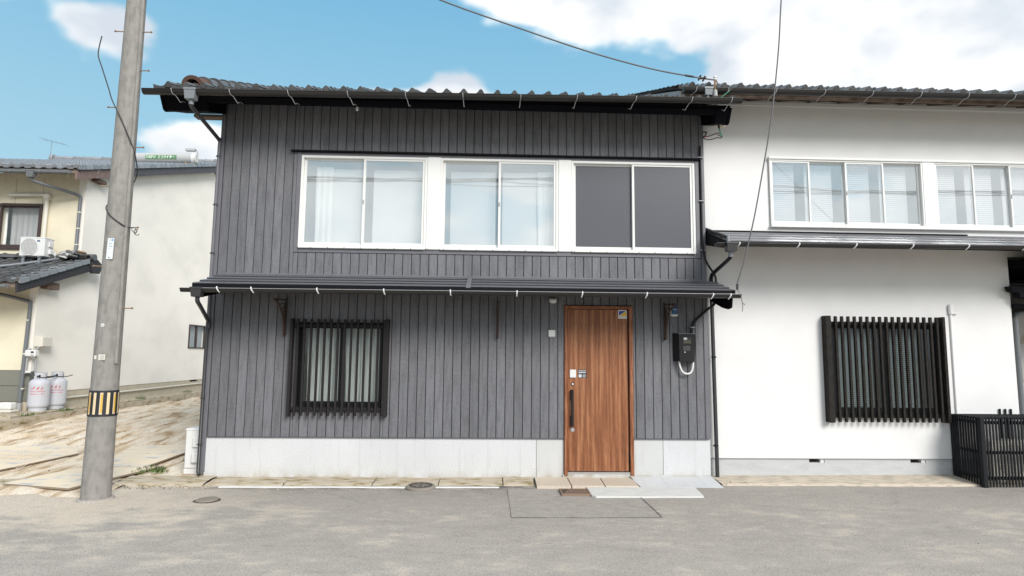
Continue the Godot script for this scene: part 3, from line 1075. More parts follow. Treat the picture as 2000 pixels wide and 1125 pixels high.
# ---------------------------------------------------------------- windows
func pane(parent: Node, x0: float, y0: float, x1: float, y1: float, z: float, m_: Material) -> MeshInstance3D:
	var m := mb(parent)
	m.quad(Vector3(x0, y0, z), Vector3(x1, y0, z), Vector3(x1, y1, z), Vector3(x0, y1, z), Vector3(0, 0, 1))
	return put(m, "pane", m_, parent)

func frame4(m: MB, x0: float, y0: float, x1: float, y1: float, z0: float, z1: float, side: float, top: float, bot: float, bev := 0.004) -> void:
	m.box(Vector3(x0, y0, z0), Vector3(x0 + side, y1, z1), bev)
	m.box(Vector3(x1 - side, y0, z0), Vector3(x1, y1, z1), bev)
	m.box(Vector3(x0 + side, y1 - top, z0), Vector3(x1 - side, y1, z1 - 0.002), bev)
	m.box(Vector3(x0 + side, y0, z0), Vector3(x1 - side, y0 + bot, z1 - 0.002), bev)

# a sliding window of n sashes in an aluminium frame; the pane of each sash can be glass or a dark sheet
func slider(parent: Node, x0: float, y0: float, x1: float, y1: float, z: float, n: int, fm: Material, gm: Material, rail := 0.032, back_first := true, frame_w := 0.03) -> Node3D:
	var w := Node3D.new()
	w.name = "window"
	parent.add_child(w, true)
	origin[w] = org(parent)
	var m := mb(w)
	frame4(m, x0, y0, x1, y1, z - 0.085, z, frame_w, frame_w, frame_w)
	m.box(Vector3(x0 + 0.01, y0 - 0.012, z - 0.02), Vector3(x1 - 0.01, y0 + 0.010, z + 0.018), 0.004)
	put(m, "frame", fm, w)
	var ix0 := x0 + frame_w
	var ix1 := x1 - frame_w
	var step := (ix1 - ix0 - rail) / n
	for k in n:
		var front := (k % 2 == 1) == back_first
		var a := ix0 + k * step
		var b := a + step + rail
		var zs := z - (0.012 if front else 0.046)
		m = mb(w)
		frame4(m, a, y0 + frame_w * 0.7, b, y1 - frame_w * 0.8, zs - 0.026, zs, rail, rail, rail * 1.6, 0.003)
		put(m, "sash", fm, w)
		pane(w, a + rail, y0 + frame_w * 0.7 + rail * 1.6, b - rail, y1 - frame_w * 0.8 - rail, zs - 0.013, gm)
		if k == n / 2 and gm == M.glass:
			m = mb(w)
			m.box(Vector3(a + 0.006, (y0 + y1) * 0.5 - 0.03, zs), Vector3(a + rail * 0.8, (y0 + y1) * 0.5 + 0.03, zs + 0.008), 0.003)
			put(m, "latch", M.plastic_grey, w)
	return w

func curtain(parent: Node, x0: float, x1: float, y0: float, y1: float, z: float, amp: float, waves: float, m_: Material, called := "curtain") -> MeshInstance3D:
	var m := mb(parent)
	var k := int(waves * 8)
	m.grid(k, 6, func(i: int, j: int) -> Vector3:
		var t := float(i) / k
		var a := amp * (0.75 + 0.25 * sin(t * 17.0)) * (0.7 + 0.3 * (1.0 - j / 6.0))
		return Vector3(lerpf(x0, x1, t) + 0.006 * sin(t * 31.0 + j), lerpf(y0, y1, j / 6.0), z + a * sin(t * waves * TAU)))
	return put(m, called, m_, parent)

# ---------------------------------------------------------------- the black house
func black_house() -> void:
	var h := thing("black_house", "two-storey house clad in charcoal vertical boards with a brown wood door", "house")
	# walls behind the boards, with the openings left free
	var zf := -0.002
	var zb := -0.16
	for w in [[-3.70, 0.0, 1.03, 0.89], [-3.70, 0.89, -2.59, 2.62], [-1.40, 0.89, 1.03, 2.62], [-2.59, 2.03, -1.40, 2.62], [1.955, 0.0, 2.98, 2.62], [1.03, 2.30, 1.955, 2.62], [-3.70, 2.62, 2.98, 3.04], [-3.70, 3.04, -2.64, 4.36], [2.87, 3.04, 2.98, 4.36], [-3.70, 4.36, 2.98, 5.12], [-0.90, 3.04, -0.715, 4.36], [0.94, 3.04, 1.11, 4.36]]:
		pbox(h, "wall", M.backing, Vector3(w[0], w[1], zb), Vector3(w[2], w[3], zf))
	pbox(h, "wall", M.trim, Vector3(-3.70, 0, -7.5), Vector3(-3.56, 5.2, zb))
	pbox(h, "wall", M.trim, Vector3(2.84, 0, -7.5), Vector3(2.98, 5.2, zb))
	pbox(h, "wall", M.trim, Vector3(-3.56, 0, -7.5), Vector3(2.84, 5.2, -7.36))
	pbox(h, "ceiling", M.interior, Vector3(-3.56, 4.60, -7.36), Vector3(2.84, 4.70, zb))
	pbox(h, "floor", M.interior_dark, Vector3(-3.56, 2.62, -7.36), Vector3(2.84, 2.75, zb))
	pbox(h, "floor", M.interior_dark, Vector3(-3.56, 0.02, -7.36), Vector3(2.84, 0.12, zb))
	pbox(h, "inner_wall", M.interior, Vector3(-3.56, 2.75, -2.6), Vector3(2.84, 4.60, -2.5))
	pbox(h, "inner_wall", M.interior_dark, Vector3(-3.56, 0.12, -2.6), Vector3(2.84, 2.62, -2.5))
	# boards
	var pitch := 0.1187
	var k := 0
	var x := -3.695
	while x < 2.94:
		var xa := x + 0.0035
		var xb := minf(x + pitch - 0.0035, 2.945)
		var spans := []
		# ground floor
		if xb < 1.03 or xa > 1.96:
			if xb > -2.60 and xa < -1.39:
				if xa < -2.59:
					spans.append([0.515, 2.56, xa, -2.59])
				if xb > -1.40:
					spans.append([0.515, 2.56, -1.40, xb])
				var wa := maxf(xa, -2.588)
				var wb := minf(xb, -1.402)
				spans.append([0.515, 0.890, wa, wb])
				spans.append([2.030, 2.56, wa, wb])
			else:
				spans.append([0.515, 2.56, xa, xb])
		elif xa < 1.03 and xb > 1.03:
			spans.append([0.515, 2.56, xa, 1.022])
		elif xa < 1.96 and xb > 1.96 :
			spans.append([0.515, 2.56, 1.966, xb])
		if xb > 1.02 and xa < 1.97:
			spans.append([2.312, 2.56, xa, xb])
		# upper floor
		if xb < -2.69 or xa > 2.93:
			spans.append([2.655, 5.10, xa, xb])
		elif xa < -2.69:
			spans.append([2.655, 5.10, xa, -2.692])
			spans.append([2.655, 2.985, -2.690, xb])
			spans.append([4.405, 5.10, -2.690, xb])
		else:
			spans.append([2.655, 2.985, xa, xb])
			spans.append([4.405, 5.10, xa, xb])
		var mat_k: Material = M["board_%d" % (rng.randi() % 4)]
		for s in spans:
			if s[3] - s[2] < 0.012:
				continue
			var m := mb(h)
			m.off = Vector2(rng.randf() * 9, rng.randf() * 9)
			m.box(Vector3(s[2], s[0], 0.0), Vector3(s[3], s[1], 0.016 + rng.randf() * 0.0015), 0.005)
			put(m, "plank", mat_k, h)
		x += pitch
		k += 1
	# trims
	for c in [[-3.755, -3.700, 0.06], [2.948, 3.012, 0.515]]:
		pbox(h, "corner_trim", M.trim, Vector3(c[0], c[2], -0.03), Vector3(c[1], 5.05, 0.026), 0.006)
	var m := mb(h)
	frame4(m, -2.690, 2.985, 2.935, 4.392, -0.01, 0.030, 0.062, 0.05, 0.072, 0.006)
	put(m, "window_surround", M.trim, h)
	pbox(h, "window_hood", M.black_metal, Vector3(-2.775, 4.392, 0.0), Vector3(2.946, 4.412, 0.075), 0.003)
	pbox(h, "flashing", M.trim, Vector3(-3.70, 0.505, -0.004), Vector3(1.020, 0.515, 0.022))
	pbox(h, "flashing", M.trim, Vector3(1.966, 0.505, -0.004), Vector3(2.99, 0.515, 0.022))
	# foundation panels
	for p in [[-3.712, 0.648, M.plinth], [0.652, 1.020, M.plinth_grey], [1.966, 2.362, M.plinth_grey], [2.366, 3.010, M.plinth]]:
		var fm := mb(h)
		fm.box(Vector3(p[0], -0.12, -0.10), Vector3(p[1], 0.503, 0.004), 0.003)
		put(fm, "foundation", p[2], h)
	# three sliding windows upstairs
	var rng_x := [[-2.628, -0.893], [-0.708, 0.936], [1.118, 2.866]]
	for i in 3:
		var w := slider(h, rng_x[i][0], 3.055, rng_x[i][1], 4.345, 0.045, 2, M.alu_white, M.glass if i < 2 else M.dark_film, 0.032, true, 0.034)
		if i == 2:
			w.set_meta("label", "window with two dark grey panes")
	for s in [[-0.893, -0.708], [0.936, 1.118]]:
		pbox(h, "window_mullion", M.alu_white, Vector3(s[0], 3.045, -0.06), Vector3(s[1], 4.352, 0.052), 0.008)
	m = mb(h)   # drip screws along the sill
	for i in 24:
		m.box(Vector3(-2.45 + i * 0.225, 3.046, 0.060), Vector3(-2.437 + i * 0.225, 3.056, 0.066))
	stuff(put(m, "sill_screw", M.rust_light, h))
	# inside: added pale panels imitating reflection in the panes, a curtain at either end
	for s in [[-2.44, -1.78], [-1.665, -0.96], [-0.575, 0.06], [0.16, 0.86]]:
		pbox(h, "reflection_panel", M.screen, Vector3(s[0], 2.76, -0.175), Vector3(s[1], 4.215, -0.165))
	curtain(h, -2.46, -2.22, 2.9, 4.235, -0.135, 0.012, 3, M.lace)
	curtain(h, 0.66, 0.885, 2.9, 4.225, -0.135, 0.012, 3, M.lace)
	# barred window downstairs
	var gw := slider(h, -2.585, 0.900, -1.405, 2.020, 0.02, 2, M.black_plastic, M.glass_plain, 0.035, true, 0.035)
	gw.set_meta("label", "black framed window behind the bars")
	curtain(h, -2.50, -2.02, 0.86, 1.985, -0.22, 0.022, 8, M.curtain_green)
	curtain(h, -1.97, -1.44, 0.86, 1.97, -0.20, 0.022, 8, M.curtain_green)
	# entrance door
	var d := Node3D.new()
	d.name = "door"
	h.add_child(d, true)
	origin[d] = Vector3.ZERO
	m = mb(d)
	m.off = Vector2(0.3, 0.2)
	m.box(Vector3(1.024, 0.03, -0.10), Vector3(1.066, 2.305, 0.045), 0.004)
	m.off = Vector2(3.3, 1.2)
	m.box(Vector3(1.912, 0.03, -0.10), Vector3(1.962, 2.305, 0.045), 0.004)
	m.box(Vector3(1.066, 2.262, -0.10), Vector3(1.912, 2.303, 0.043), 0.004)
	put(m, "door_frame", M.door_frame_wood, d)
	m = mb(d)
	m.off = Vector2(0.15, 0.4)
	m.box(Vector3(1.072, 0.085, -0.035), Vector3(1.897, 2.256, 0.006), 0.004)
	put(m, "door_leaf", M.door_wood, d)
	pbox(d, "threshold", M.steel_bright, Vector3(1.066, 0.052, -0.06), Vector3(1.912, 0.078, 0.03), 0.003)
	pbox(d, "sill", M.plinth_grey, Vector3(1.0, -0.05, -0.12), Vector3(1.98, 0.050, 0.03), 0.004)
	pbox(d, "door_gap", M.recess_dark, Vector3(1.897, 0.085, -0.04), Vector3(1.912, 2.256, -0.008))
	for y in [[1.995, 2.150], [1.290, 1.435], [0.190, 0.335]]:
		m = mb(d)
		m.tube([Vector3(1.904, y[0], 0.012), Vector3(1.904, y[1], 0.012)], 0.010, 10)
		put(m, "hinge", M.black_plastic, d)
	m = mb(d)
	m.box(Vector3(1.110, 0.672, 0.045), Vector3(1.146, 1.166, 0.062), 0.006)
	m.box(Vector3(1.106, 1.02, 0.006), Vector3(1.138, 1.160, 0.046), 0.005)
	m.box(Vector3(1.106, 0.675, 0.006), Vector3(1.138, 0.815, 0.046), 0.005)
	put(m, "handle", M.black_plastic, d)
	var disc := func(called: String, c: Vector3, r: float, t: float, m2: Material) -> void:
		var q := mb(d)
		q.tube([c, c + Vector3(0, 0, t)], r, 18)
		put(q, called, m2, d)
	disc.call("lock", Vector3(1.137, 1.238, 0.006), 0.021, 0.008, M.black_plastic)
	disc.call("lock_cylinder", Vector3(1.138, 1.238, 0.014), 0.0125, 0.006, M.plastic_white)
	disc.call("lock", Vector3(1.136, 0.628, 0.006), 0.027, 0.008, M.galv)
	disc.call("lock_cylinder", Vector3(1.136, 0.628, 0.014), 0.013, 0.003, M.steel_bright)
	pbox(d, "card_reader", M.plastic_white, Vector3(1.098, 1.324, 0.006), Vector3(1.184, 1.432, 0.022), 0.004)
	# notice by the reader: lines of small print over two pictograms
	var im := blank(64, 64, Color(0.10, 0.11, 0.12))
	im.fill_rect(Rect2i(4, 5, 56, 8), Color(0.72, 0.74, 0.76))
	scrawl(im, Rect2i(6, 7, 52, 4), Color(0.3, 0.3, 0.32), 5)
	im.fill_rect(Rect2i(4, 19, 56, 6), Color(0.85, 0.85, 0.85))
	scrawl(im, Rect2i(4, 28, 56, 4), Color(0.6, 0.62, 0.64), 6)
	im.fill_rect(Rect2i(5, 38, 22, 22), Color(0.86, 0.87, 0.88))
	im.fill_rect(Rect2i(12, 44, 8, 10), Color(0.6, 0.6, 0.62))
	for yy in 24:
		for xx in 24:
			var q := Vector2(xx - 11.5, yy - 11.5)
			if q.length() < 12.0 and q.length() > 9.0 or (absf(absf(q.x) + q.y * 0.8 - 3.0) < 1.8 and q.length() < 8.0):
				im.set_pixel(35 + xx, 37 + yy, Color(0.85, 0.86, 0.88))
	m = mb(d)
	m.uquad(Vector3(1.212, 1.434, 0.0085), Vector3(1.326, 1.434, 0.0085), Vector3(1.326, 1.322, 0.0085), Vector3(1.212, 1.322, 0.0085), Vector3(0, 0, 1))
	put(m, "sticker", printed("door_notice", im), d)
	im = blank(64, 64, Color(0.90, 0.90, 0.91))
	for yy in range(7, 45):
		for xx in range(5, 59):
			var t := (xx - 5) / 54.0 + (yy - 7) / 38.0
			if t < 0.92:
				im.set_pixel(xx, yy, Color(0.18, 0.27, 0.60).lerp(Color(0.45, 0.55, 0.75), 0.5 if (xx < 26 and yy < 26 and (xx + yy) % 5 < 2) else 0.0))
			elif t > 1.02:
				im.set_pixel(xx, yy, Color(0.90, 0.74, 0.12))
	scrawl(im, Rect2i(9, 50, 16, 6), Color(0.2, 0.25, 0.4), 8)
	scrawl(im, Rect2i(30, 50, 26, 6), Color(0.2, 0.25, 0.4), 9)
	m = mb(d)
	m.uquad(Vector3(1.768, 2.252, 0.0085), Vector3(1.888, 2.252, 0.0085), Vector3(1.888, 2.134, 0.0085), Vector3(1.768, 2.134, 0.0085), Vector3(0, 0, 1))
	put(m, "sticker", printed("door_sticker", im), d)
	# lean-to roof of folded sheets
	var cn := Node3D.new()
	cn.name = "canopy"
	h.add_child(cn, true)
	origin[cn] = Vector3.ZERO
	var sl := (2.668 - 2.448) / 0.75
	for side in [[-3.665, -0.30], [-0.245, 3.115]]:
		for c in 4:
			var z0 := 0.75 * (1.0 - c / 4.0)
			var z1 := 0.75 * (1.0 - (c + 1) / 4.0) - 0.02
			z1 = maxf(z1, 0.0)
			m = mb(cn)
			m.off = Vector2(rng.randf() * 4, rng.randf() * 4)
			var y0 := 2.448 + sl * (0.75 - z0) + 0.022
			var y1 := 2.448 + sl * (0.75 - z1) + 0.002
			m.prism(PackedVector2Array([Vector2(z0, y0), Vector2(z1, y1), Vector2(z1, y1 - 0.012), Vector2(z0 - 0.045, y0 - 0.030), Vector2(z0 - 0.002, y0 - 0.007)]), side[0], side[1], func(u: float, w: float, dd: float) -> Vector3: return Vector3(dd, w, u))
			put(m, "roof_sheet", M["roof_sheet_%d" % (rng.randi() % 3)], cn)
	m = mb(cn)
	m.prism(PackedVector2Array([Vector2(0.752, 2.476), Vector2(0.0, 2.700), Vector2(0.0, 2.675), Vector2(0.752, 2.450)]), -0.302, -0.243, func(u: float, w: float, dd: float) -> Vector3: return Vector3(dd, w, u))
	put(m, "seam_cap", M.roof_sheet_1, cn)
	pbox(cn, "wall_flashing", M.trim, Vector3(-3.62, 2.664, 0.0), Vector3(3.0, 2.690, 0.032), 0.004)
	m = mb(cn)
	m.prism(PackedVector2Array([Vector2(0.735, 2.445), Vector2(0.0, 2.660), Vector2(0.0, 2.560), Vector2(0.62, 2.385), Vector2(0.735, 2.385)]), -3.655, 3.105, func(u: float, w: float, dd: float) -> Vector3: return Vector3(dd, w, u))
	put(m, "soffit", M.eave_black, cn)
	pbox(cn, "fascia", M.black_metal, Vector3(-3.665, 2.385, 0.738), Vector3(3.115, 2.462, 0.750), 0.003)
	for e in [-3.64, 3.06]:
		m = mb(cn)
		m.prism(PackedVector2Array([Vector2(0.735, 2.43), Vector2(0.0, 2.645), Vector2(0.0, 2.40), Vector2(0.42, 2.27), Vector2(0.60, 2.235), Vector2(0.70, 2.25)]) if e > 0 else PackedVector2Array([Vector2(0.735, 2.43), Vector2(0.0, 2.645), Vector2(0.0, 2.42), Vector2(0.60, 2.30), Vector2(0.735, 2.33)]), e, e + 0.03, func(u: float, w: float, dd: float) -> Vector3: return Vector3(dd, w, u))
		put(m, "bargeboard", M.eave_black, cn)
	gutter(cn, -3.765, 2.388, 3.155, 2.402, 0.80, 0.043, M.gutter_black)
	ptube(cn, "rim_highlight", M.plastic_grey, [Vector3(-3.765, 2.3935, 0.8435), Vector3(3.155, 2.4075, 0.8435)], 0.005, 6)  # pale strip painted in for the sky highlight along the gutter lip
	for bx in [-3.31, -2.90, -2.11, -1.30, -0.487, 0.333, 1.146, 1.953, 2.786, 3.008]:
		m = mb(cn)
		var lean := clampf(-bx * 0.004, -0.012, 0.012)
		m.tube(curve([Vector3(bx - lean, 2.412, 0.836), Vector3(bx - lean, 2.400, 0.850), Vector3(bx, 2.372, 0.843), Vector3(bx + lean, 2.347, 0.812)], 3), 0.0085, 6)
		put(m, "gutter_bracket", M.bracket_white, cn)
	rain_head(cn, -3.565, 2.402, 0.81, 0.135, 0.115, M.pipe_black)
	ptube(cn, "downpipe", M.pipe_black, curve([Vector3(-3.565, 2.29, 0.80), Vector3(-3.565, 2.235, 0.79), Vector3(-3.60, 2.19, 0.64), Vector3(-3.72, 2.055, 0.16), Vector3(-3.748, 2.02, 0.06), Vector3(-3.748, 1.97, 0.05)], 4), 0.026, 12)
	ptube(cn, "pipe_socket", M.pipe_black, [Vector3(-3.748, 2.02, 0.05), Vector3(-3.748, 1.93, 0.05)], 0.034, 12)
	# main roof
	var slope := 0.40
	var yr := 4.955
	m = mb(h)
	m.prism(PackedVector2Array([Vector2(0.66, yr - 0.01), Vector2(-3.5, yr - 0.06 + slope * 4.16), Vector2(-7.9, yr + slope * 4.16 - 0.01 - slope * 4.4), Vector2(-7.9, yr + slope * 4.16 - 0.06 - slope * 4.4), Vector2(-3.5, yr - 0.11 + slope * 4.16), Vector2(0.60, yr - 0.05)]), -4.25, 3.16, func(u: float, w: float, dd: float) -> Vector3: return Vector3(dd, w, u))
	put(m, "roof", M.eave_black, h)
	tile_roof(h, -4.33, 3.20, yr + 0.020, 0.705, -3.45, 0.388, 2, ["tile_0", "tile_1", "tile_2"])
	for seg in [[-4.25, -3.70], [2.985, 3.15]]:
		m = mb(h)
		m.prism(PackedVector2Array([Vector2(0.66, yr - 0.05), Vector2(0.54, 4.745), Vector2(0.48, 4.755), Vector2(0.0, 4.92), Vector2(0.0, 5.10)]), seg[0], seg[1], func(u: float, w: float, dd: float) -> Vector3: return Vector3(dd, w, u))
		put(m, "eave_closure", M.eave_black, h)
	m = mb(h)
	m.prism(PackedVector2Array([Vector2(0.64, yr - 0.055), Vector2(0.60, 4.845), Vector2(0.56, 4.845), Vector2(0.02, 5.06), Vector2(0.02, 5.15)]), -3.70, 2.985, func(u: float, w: float, dd: float) -> Vector3: return Vector3(dd, w, u))
	put(m, "soffit", M.eave_black, h)
	for e in [-4.275, 3.150]:
		m = mb(h)
		m.prism(PackedVector2Array([Vector2(0.67, yr - 0.045), Vector2(-3.5, yr - 0.045 + slope * 4.17), Vector2(-3.5, yr - 0.25 + slope * 4.17), Vector2(0.50, 4.735), Vector2(0.56, 4.745)]), e, e + 0.028, func(u: float, w: float, dd: float) -> Vector3: return Vector3(dd, w, u))
		put(m, "bargeboard", M.eave_black, h)
	m = mb(h)
	m.prism(PackedVector2Array([Vector2(0.0, 5.0), Vector2(-3.5, 6.4), Vector2(-7.4, 4.9)]), -3.70, -3.60, func(u: float, w: float, dd: float) -> Vector3: return Vector3(dd, w, u))
	m.prism(PackedVector2Array([Vector2(0.0, 5.0), Vector2(-3.5, 6.4), Vector2(-7.4, 4.9)]), 2.90, 2.98, func(u: float, w: float, dd: float) -> Vector3: return Vector3(dd, w, u))
	put(m, "gable_wall", M.trim, h)
	pbox(h, "beam_end", M.rafter, Vector3(-4.14, 4.865, -0.10), Vector3(-3.70, 4.905, 0.03), 0.004)
	pbox(h, "beam_end", M.rafter, Vector3(3.0, 4.955, -0.08), Vector3(3.22, 4.985, 0.0), 0.004)
	# row of half-round cap tiles running up the verge
	var cap := cap_mesh(0.125, 0.34)
	for i in 11:
		var z := 0.43 - i * 0.30
		var t := Transform3D(Basis(Vector3.RIGHT, atan(slope)) * Basis(Vector3.UP, 0.05 * sin(i * 2.3)), Vector3(-3.985, yr + slope * (0.66 - z) + 0.075, z))
		inst(cap, "cap_tile", M.tile_brown if i == 0 else M["tile_%d" % (i % 3)], h, t)
	m = mb(h)
	m.prism(PackedVector2Array([Vector2(0.40, yr + 0.10), Vector2(-3.2, yr + 0.10 + slope * 3.6), Vector2(-3.2, yr + 0.17 + slope * 3.6), Vector2(0.40, yr + 0.20)]), -4.03, -3.88, func(u: float, w: float, dd: float) -> Vector3: return Vector3(dd, w, u))
	put(m, "ridge_mortar", M.mortar, h)
	gutter(h, -4.425, 4.915, 3.262, 4.985, 0.752, 0.056, M.gutter_black)
	for bx in [-4.02, -3.30, -2.57, -1.825, -1.10, -0.377, 0.358, 1.078, 1.837, 2.567, 3.091]:
		hook(h, bx, 4.915 + 0.07 * (bx + 4.425) / 7.69, 0.752, 0.056, M.galv, clampf(-bx * 0.016, -0.035, 0.035) )
	rain_head(h, -3.825, 4.935, 0.762, 0.145, 0.135, M.zinc_grey)
	ptube(h, "pipe_socket", M.zinc_grey, [Vector3(-3.825, 4.81, 0.75), Vector3(-3.825, 4.745, 0.745)], 0.031, 12)
	ptube(h, "downpipe", M.pipe_black, curve([Vector3(-3.825, 4.76, 0.75), Vector3(-3.825, 4.725, 0.735), Vector3(-3.815, 4.69, 0.62), Vector3(-3.765, 4.55, 0.13), Vector3(-3.755, 4.52, 0.06)], 4), 0.026, 12)
	ptube(h, "downpipe", M.trim, [Vector3(-3.757, 4.56, 0.045), Vector3(-3.759, 2.0, 0.045)], 0.021, 12)
	ptube(h, "downpipe", M.pipe_black, [Vector3(-3.760, 1.98, 0.052), Vector3(-3.762, 0.07, 0.052), Vector3(-3.735, 0.035, 0.075)], 0.022, 12)
	for y in [4.30, 3.62, 2.95]:
		pipe_clip(h, -3.757, y, 0.045, 0.021, M.pipe_black)
	for y in [1.70, 1.02, 0.42]:
		pipe_clip(h, -3.760, y, 0.052, 0.022, M.pipe_black)

# ---------------------------------------------------------------- things fixed to the black house
func bar_screen(label: String, xs: Array, y0: float, y1: float, z0: float, z1: float, wide: float, ends: Array, m_: Material, rails: Array, called := "window_lattice") -> Node3D:
	var b := thing(called, label, "window lattice", Vector3((ends[0] + ends[3]) * 0.5, y0, z0))
	for x in xs:
		var m := mb(b)
		m.off = Vector2(rng.randf() * 9, rng.randf() * 9)
		m.box(Vector3(x - wide * 0.5, y0, z1 - 0.04), Vector3(x + wide * 0.5, y1, z1 + rng.randf() * 0.002), 0.003)
		put(m, "slat", m_, b)
	for e in [[ends[0], ends[1]], [ends[2], ends[3]]]:
		var m := mb(b)
		m.off = Vector2(rng.randf() * 9, rng.randf() * 9)
		m.box(Vector3(e[0], y0 - 0.008, z0), Vector3(e[1], y1 + 0.006, z1 + 0.004), 0.004)
		put(m, "end_board", m_, b)
	for r in rails:
		pbox(b, "rail", m_, Vector3(ends[1], r - 0.022, z1 - 0.075), Vector3(ends[2], r + 0.022, z1 - 0.041), 0.003)
	return b

func scroll_bracket(label: String, x: float) -> void:   # wrought strut under the lean-to: a bowed rod, a wall rod and a fan of rays
	var b := thing("roof_bracket", label, "bracket", Vector3(x, 1.85, 0.02), "wrought iron brackets under the lean-to roof")
	var bow := curve([Vector3(x, 1.875, 0.030), Vector3(x, 1.852, 0.048), Vector3(x, 1.868, 0.085), Vector3(x, 1.95, 0.10), Vector3(x, 2.06, 0.135), Vector3(x, 2.15, 0.21), Vector3(x, 2.24, 0.33), Vector3(x, 2.30, 0.50)], 4)
	ptube(b, "bow_rod", M.rust, bow, 0.0125, 7)
	ptube(b, "wall_rod", M.rust, [Vector3(x, 1.86, 0.028), Vector3(x, 2.36, 0.028)], 0.010, 7)
	ptube(b, "top_rod", M.rust, [Vector3(x, 2.325, 0.028), Vector3(x, 2.30, 0.52)], 0.010, 7)
	for i in [10, 13, 15, 17, 19, 21, 24]:
		ptube(b, "ray", M.rust, [Vector3(x, 2.30, 0.035), bow[i]], 0.0055, 6)

func black_house_fixtures() -> void:
	var xs := []
	for i in 14:
		xs.append(-2.553 + i * 0.0885)
	bar_screen("dark brown barred screen over the small window of the black house", xs, 0.80, 2.075, 0.018, 0.105, 0.026, [-2.652, -2.618, -1.392, -1.346], M.slat_brown, [1.985, 0.885])
	scroll_bracket("rusty bracket above the barred window's left corner", -2.738)
	scroll_bracket("rusty bracket midway between the barred window and the door", 0.112)
	scroll_bracket("rusty bracket beside the blue box, right of the door", 2.404)
	# lamp, bell box, blue box
	var l := thing("wall_lamp", "small white outdoor lamp under the lean-to gutter, left of the door", "lamp", Vector3(0.862, 2.33, 0.0))
	pbox(l, "lamp_base", M.plastic_cream, Vector3(0.83, 2.335, 0.016), Vector3(0.895, 2.41, 0.04), 0.004)
	var m := mb(l)
	m.xf = Transform3D(Basis(Vector3.RIGHT, 0.35) * Basis(Vector3.UP, -0.3), Vector3(0.86, 2.37, 0.09))
	m.lathe([Vector2(0.0, 0.03), Vector2(0.042, 0.028), Vector2(0.055, 0.012), Vector2(0.055, -0.014), Vector2(0.040, -0.034), Vector2(0.0, -0.036)], 14)
	put(m, "lamp_head", M.plastic_white, l)
	var bell := thing("bell_box", "square pale grey box on the boards left of the door", "box", Vector3(0.85, 1.87, 0.017))
	pbox(bell, "cover", M.plastic_white, Vector3(0.804, 1.876, 0.018), Vector3(0.898, 1.968, 0.048), 0.006)
	pbox(bell, "base", M.plastic_grey, Vector3(0.808, 1.866, 0.016), Vector3(0.894, 1.880, 0.040), 0.002)
	var bb := thing("meter_tag_box", "small blue box with white lower edge above the black meter cabinet", "box", Vector3(2.545, 2.17, 0.017))
	pbox(bb, "case", M.plastic_white, Vector3(2.490, 2.172, 0.017), Vector3(2.592, 2.330, 0.045), 0.012)
	var im := blank(32, 48, Color(0.06, 0.12, 0.36))
	im.fill_rect(Rect2i(0, 22, 32, 26), Color(0.05, 0.28, 0.45))
	im.fill_rect(Rect2i(9, 19, 18, 4), Color(0.75, 0.8, 0.85))
	scrawl(im, Rect2i(9, 27, 18, 4), Color(0.35, 0.6, 0.7), 3)
	scrawl(im, Rect2i(9, 35, 18, 3), Color(0.35, 0.6, 0.7), 4)
	m = mb(bb)
	m.uquad(Vector3(2.500, 2.322, 0.047), Vector3(2.586, 2.322, 0.047), Vector3(2.586, 2.200, 0.047), Vector3(2.500, 2.200, 0.047), Vector3(0, 0, 1))
	put(m, "face", printed("blue_face", im, 0.35), bb)
	# electric meter cabinet
	var e := thing("meter_cabinet", "black electric meter cabinet with a clear window and a white cable loop below", "meter box", Vector3(2.65, 1.55, 0.017))
	m = mb(e)
	var fx0 := 2.562
	var fx1 := 2.790
	var back: Array[Vector3] = [Vector3(2.515, 1.558, 0.017), Vector3(2.795, 1.548, 0.017), Vector3(2.795, 1.930, 0.017), Vector3(2.515, 1.945, 0.017)]
	var fr: Array[Vector3] = [Vector3(2.575, 1.560, 0.135), Vector3(2.778, 1.552, 0.135), Vector3(2.792, 1.925, 0.150), Vector3(2.562, 1.930, 0.150)]
	var nn := [Vector3(0, -1, 0.1), Vector3(1, 0, 0.1), Vector3(0, 1, 0.05), Vector3(-1, 0, 0.45)]
	for i in 4:
		var j := (i + 1) % 4
		m.quad(back[i], back[j], fr[j], fr[i], nn[i].normalized())
	m.quad(fr[0], fr[1], fr[2], fr[3], Vector3(0, -0.04, 1).normalized())
	put(m, "cabinet", M.black_plastic, e)
	pbox(e, "lid_rim", M.trim, Vector3(2.56, 1.928, 0.02), Vector3(2.795, 1.938, 0.154), 0.003)
	im = blank(48, 40, Color(0.22, 0.21, 0.17))
	im.fill_rect(Rect2i(3, 3, 20, 14), Color(0.70, 0.74, 0.76))
	im.fill_rect(Rect2i(28, 2, 18, 12), Color(0.10, 0.10, 0.10))
	scrawl(im, Rect2i(4, 22, 40, 5), Color(0.45, 0.43, 0.36), 12)
	scrawl(im, Rect2i(4, 31, 40, 4), Color(0.45, 0.43, 0.36), 13)
	m = mb(e)
	m.uquad(Vector3(2.622, 1.886, 0.1515), Vector3(2.735, 1.884, 0.1515), Vector3(2.733, 1.795, 0.148), Vector3(2.622, 1.797, 0.148), Vector3(0, 0, 1))
	put(m, "meter_window", printed("meter_face", im, 0.15), e)
	pbox(e, "label_plate", M.pipe_black, Vector3(2.62, 1.70, 0.141), Vector3(2.72, 1.77, 0.1465), 0.001)
	m = mb(e)
	m.tube([Vector3(2.645, 1.683, 0.138), Vector3(2.645, 1.683, 0.1455)], 0.009, 10)
	put(m, "seal", M.steel_bright, e)
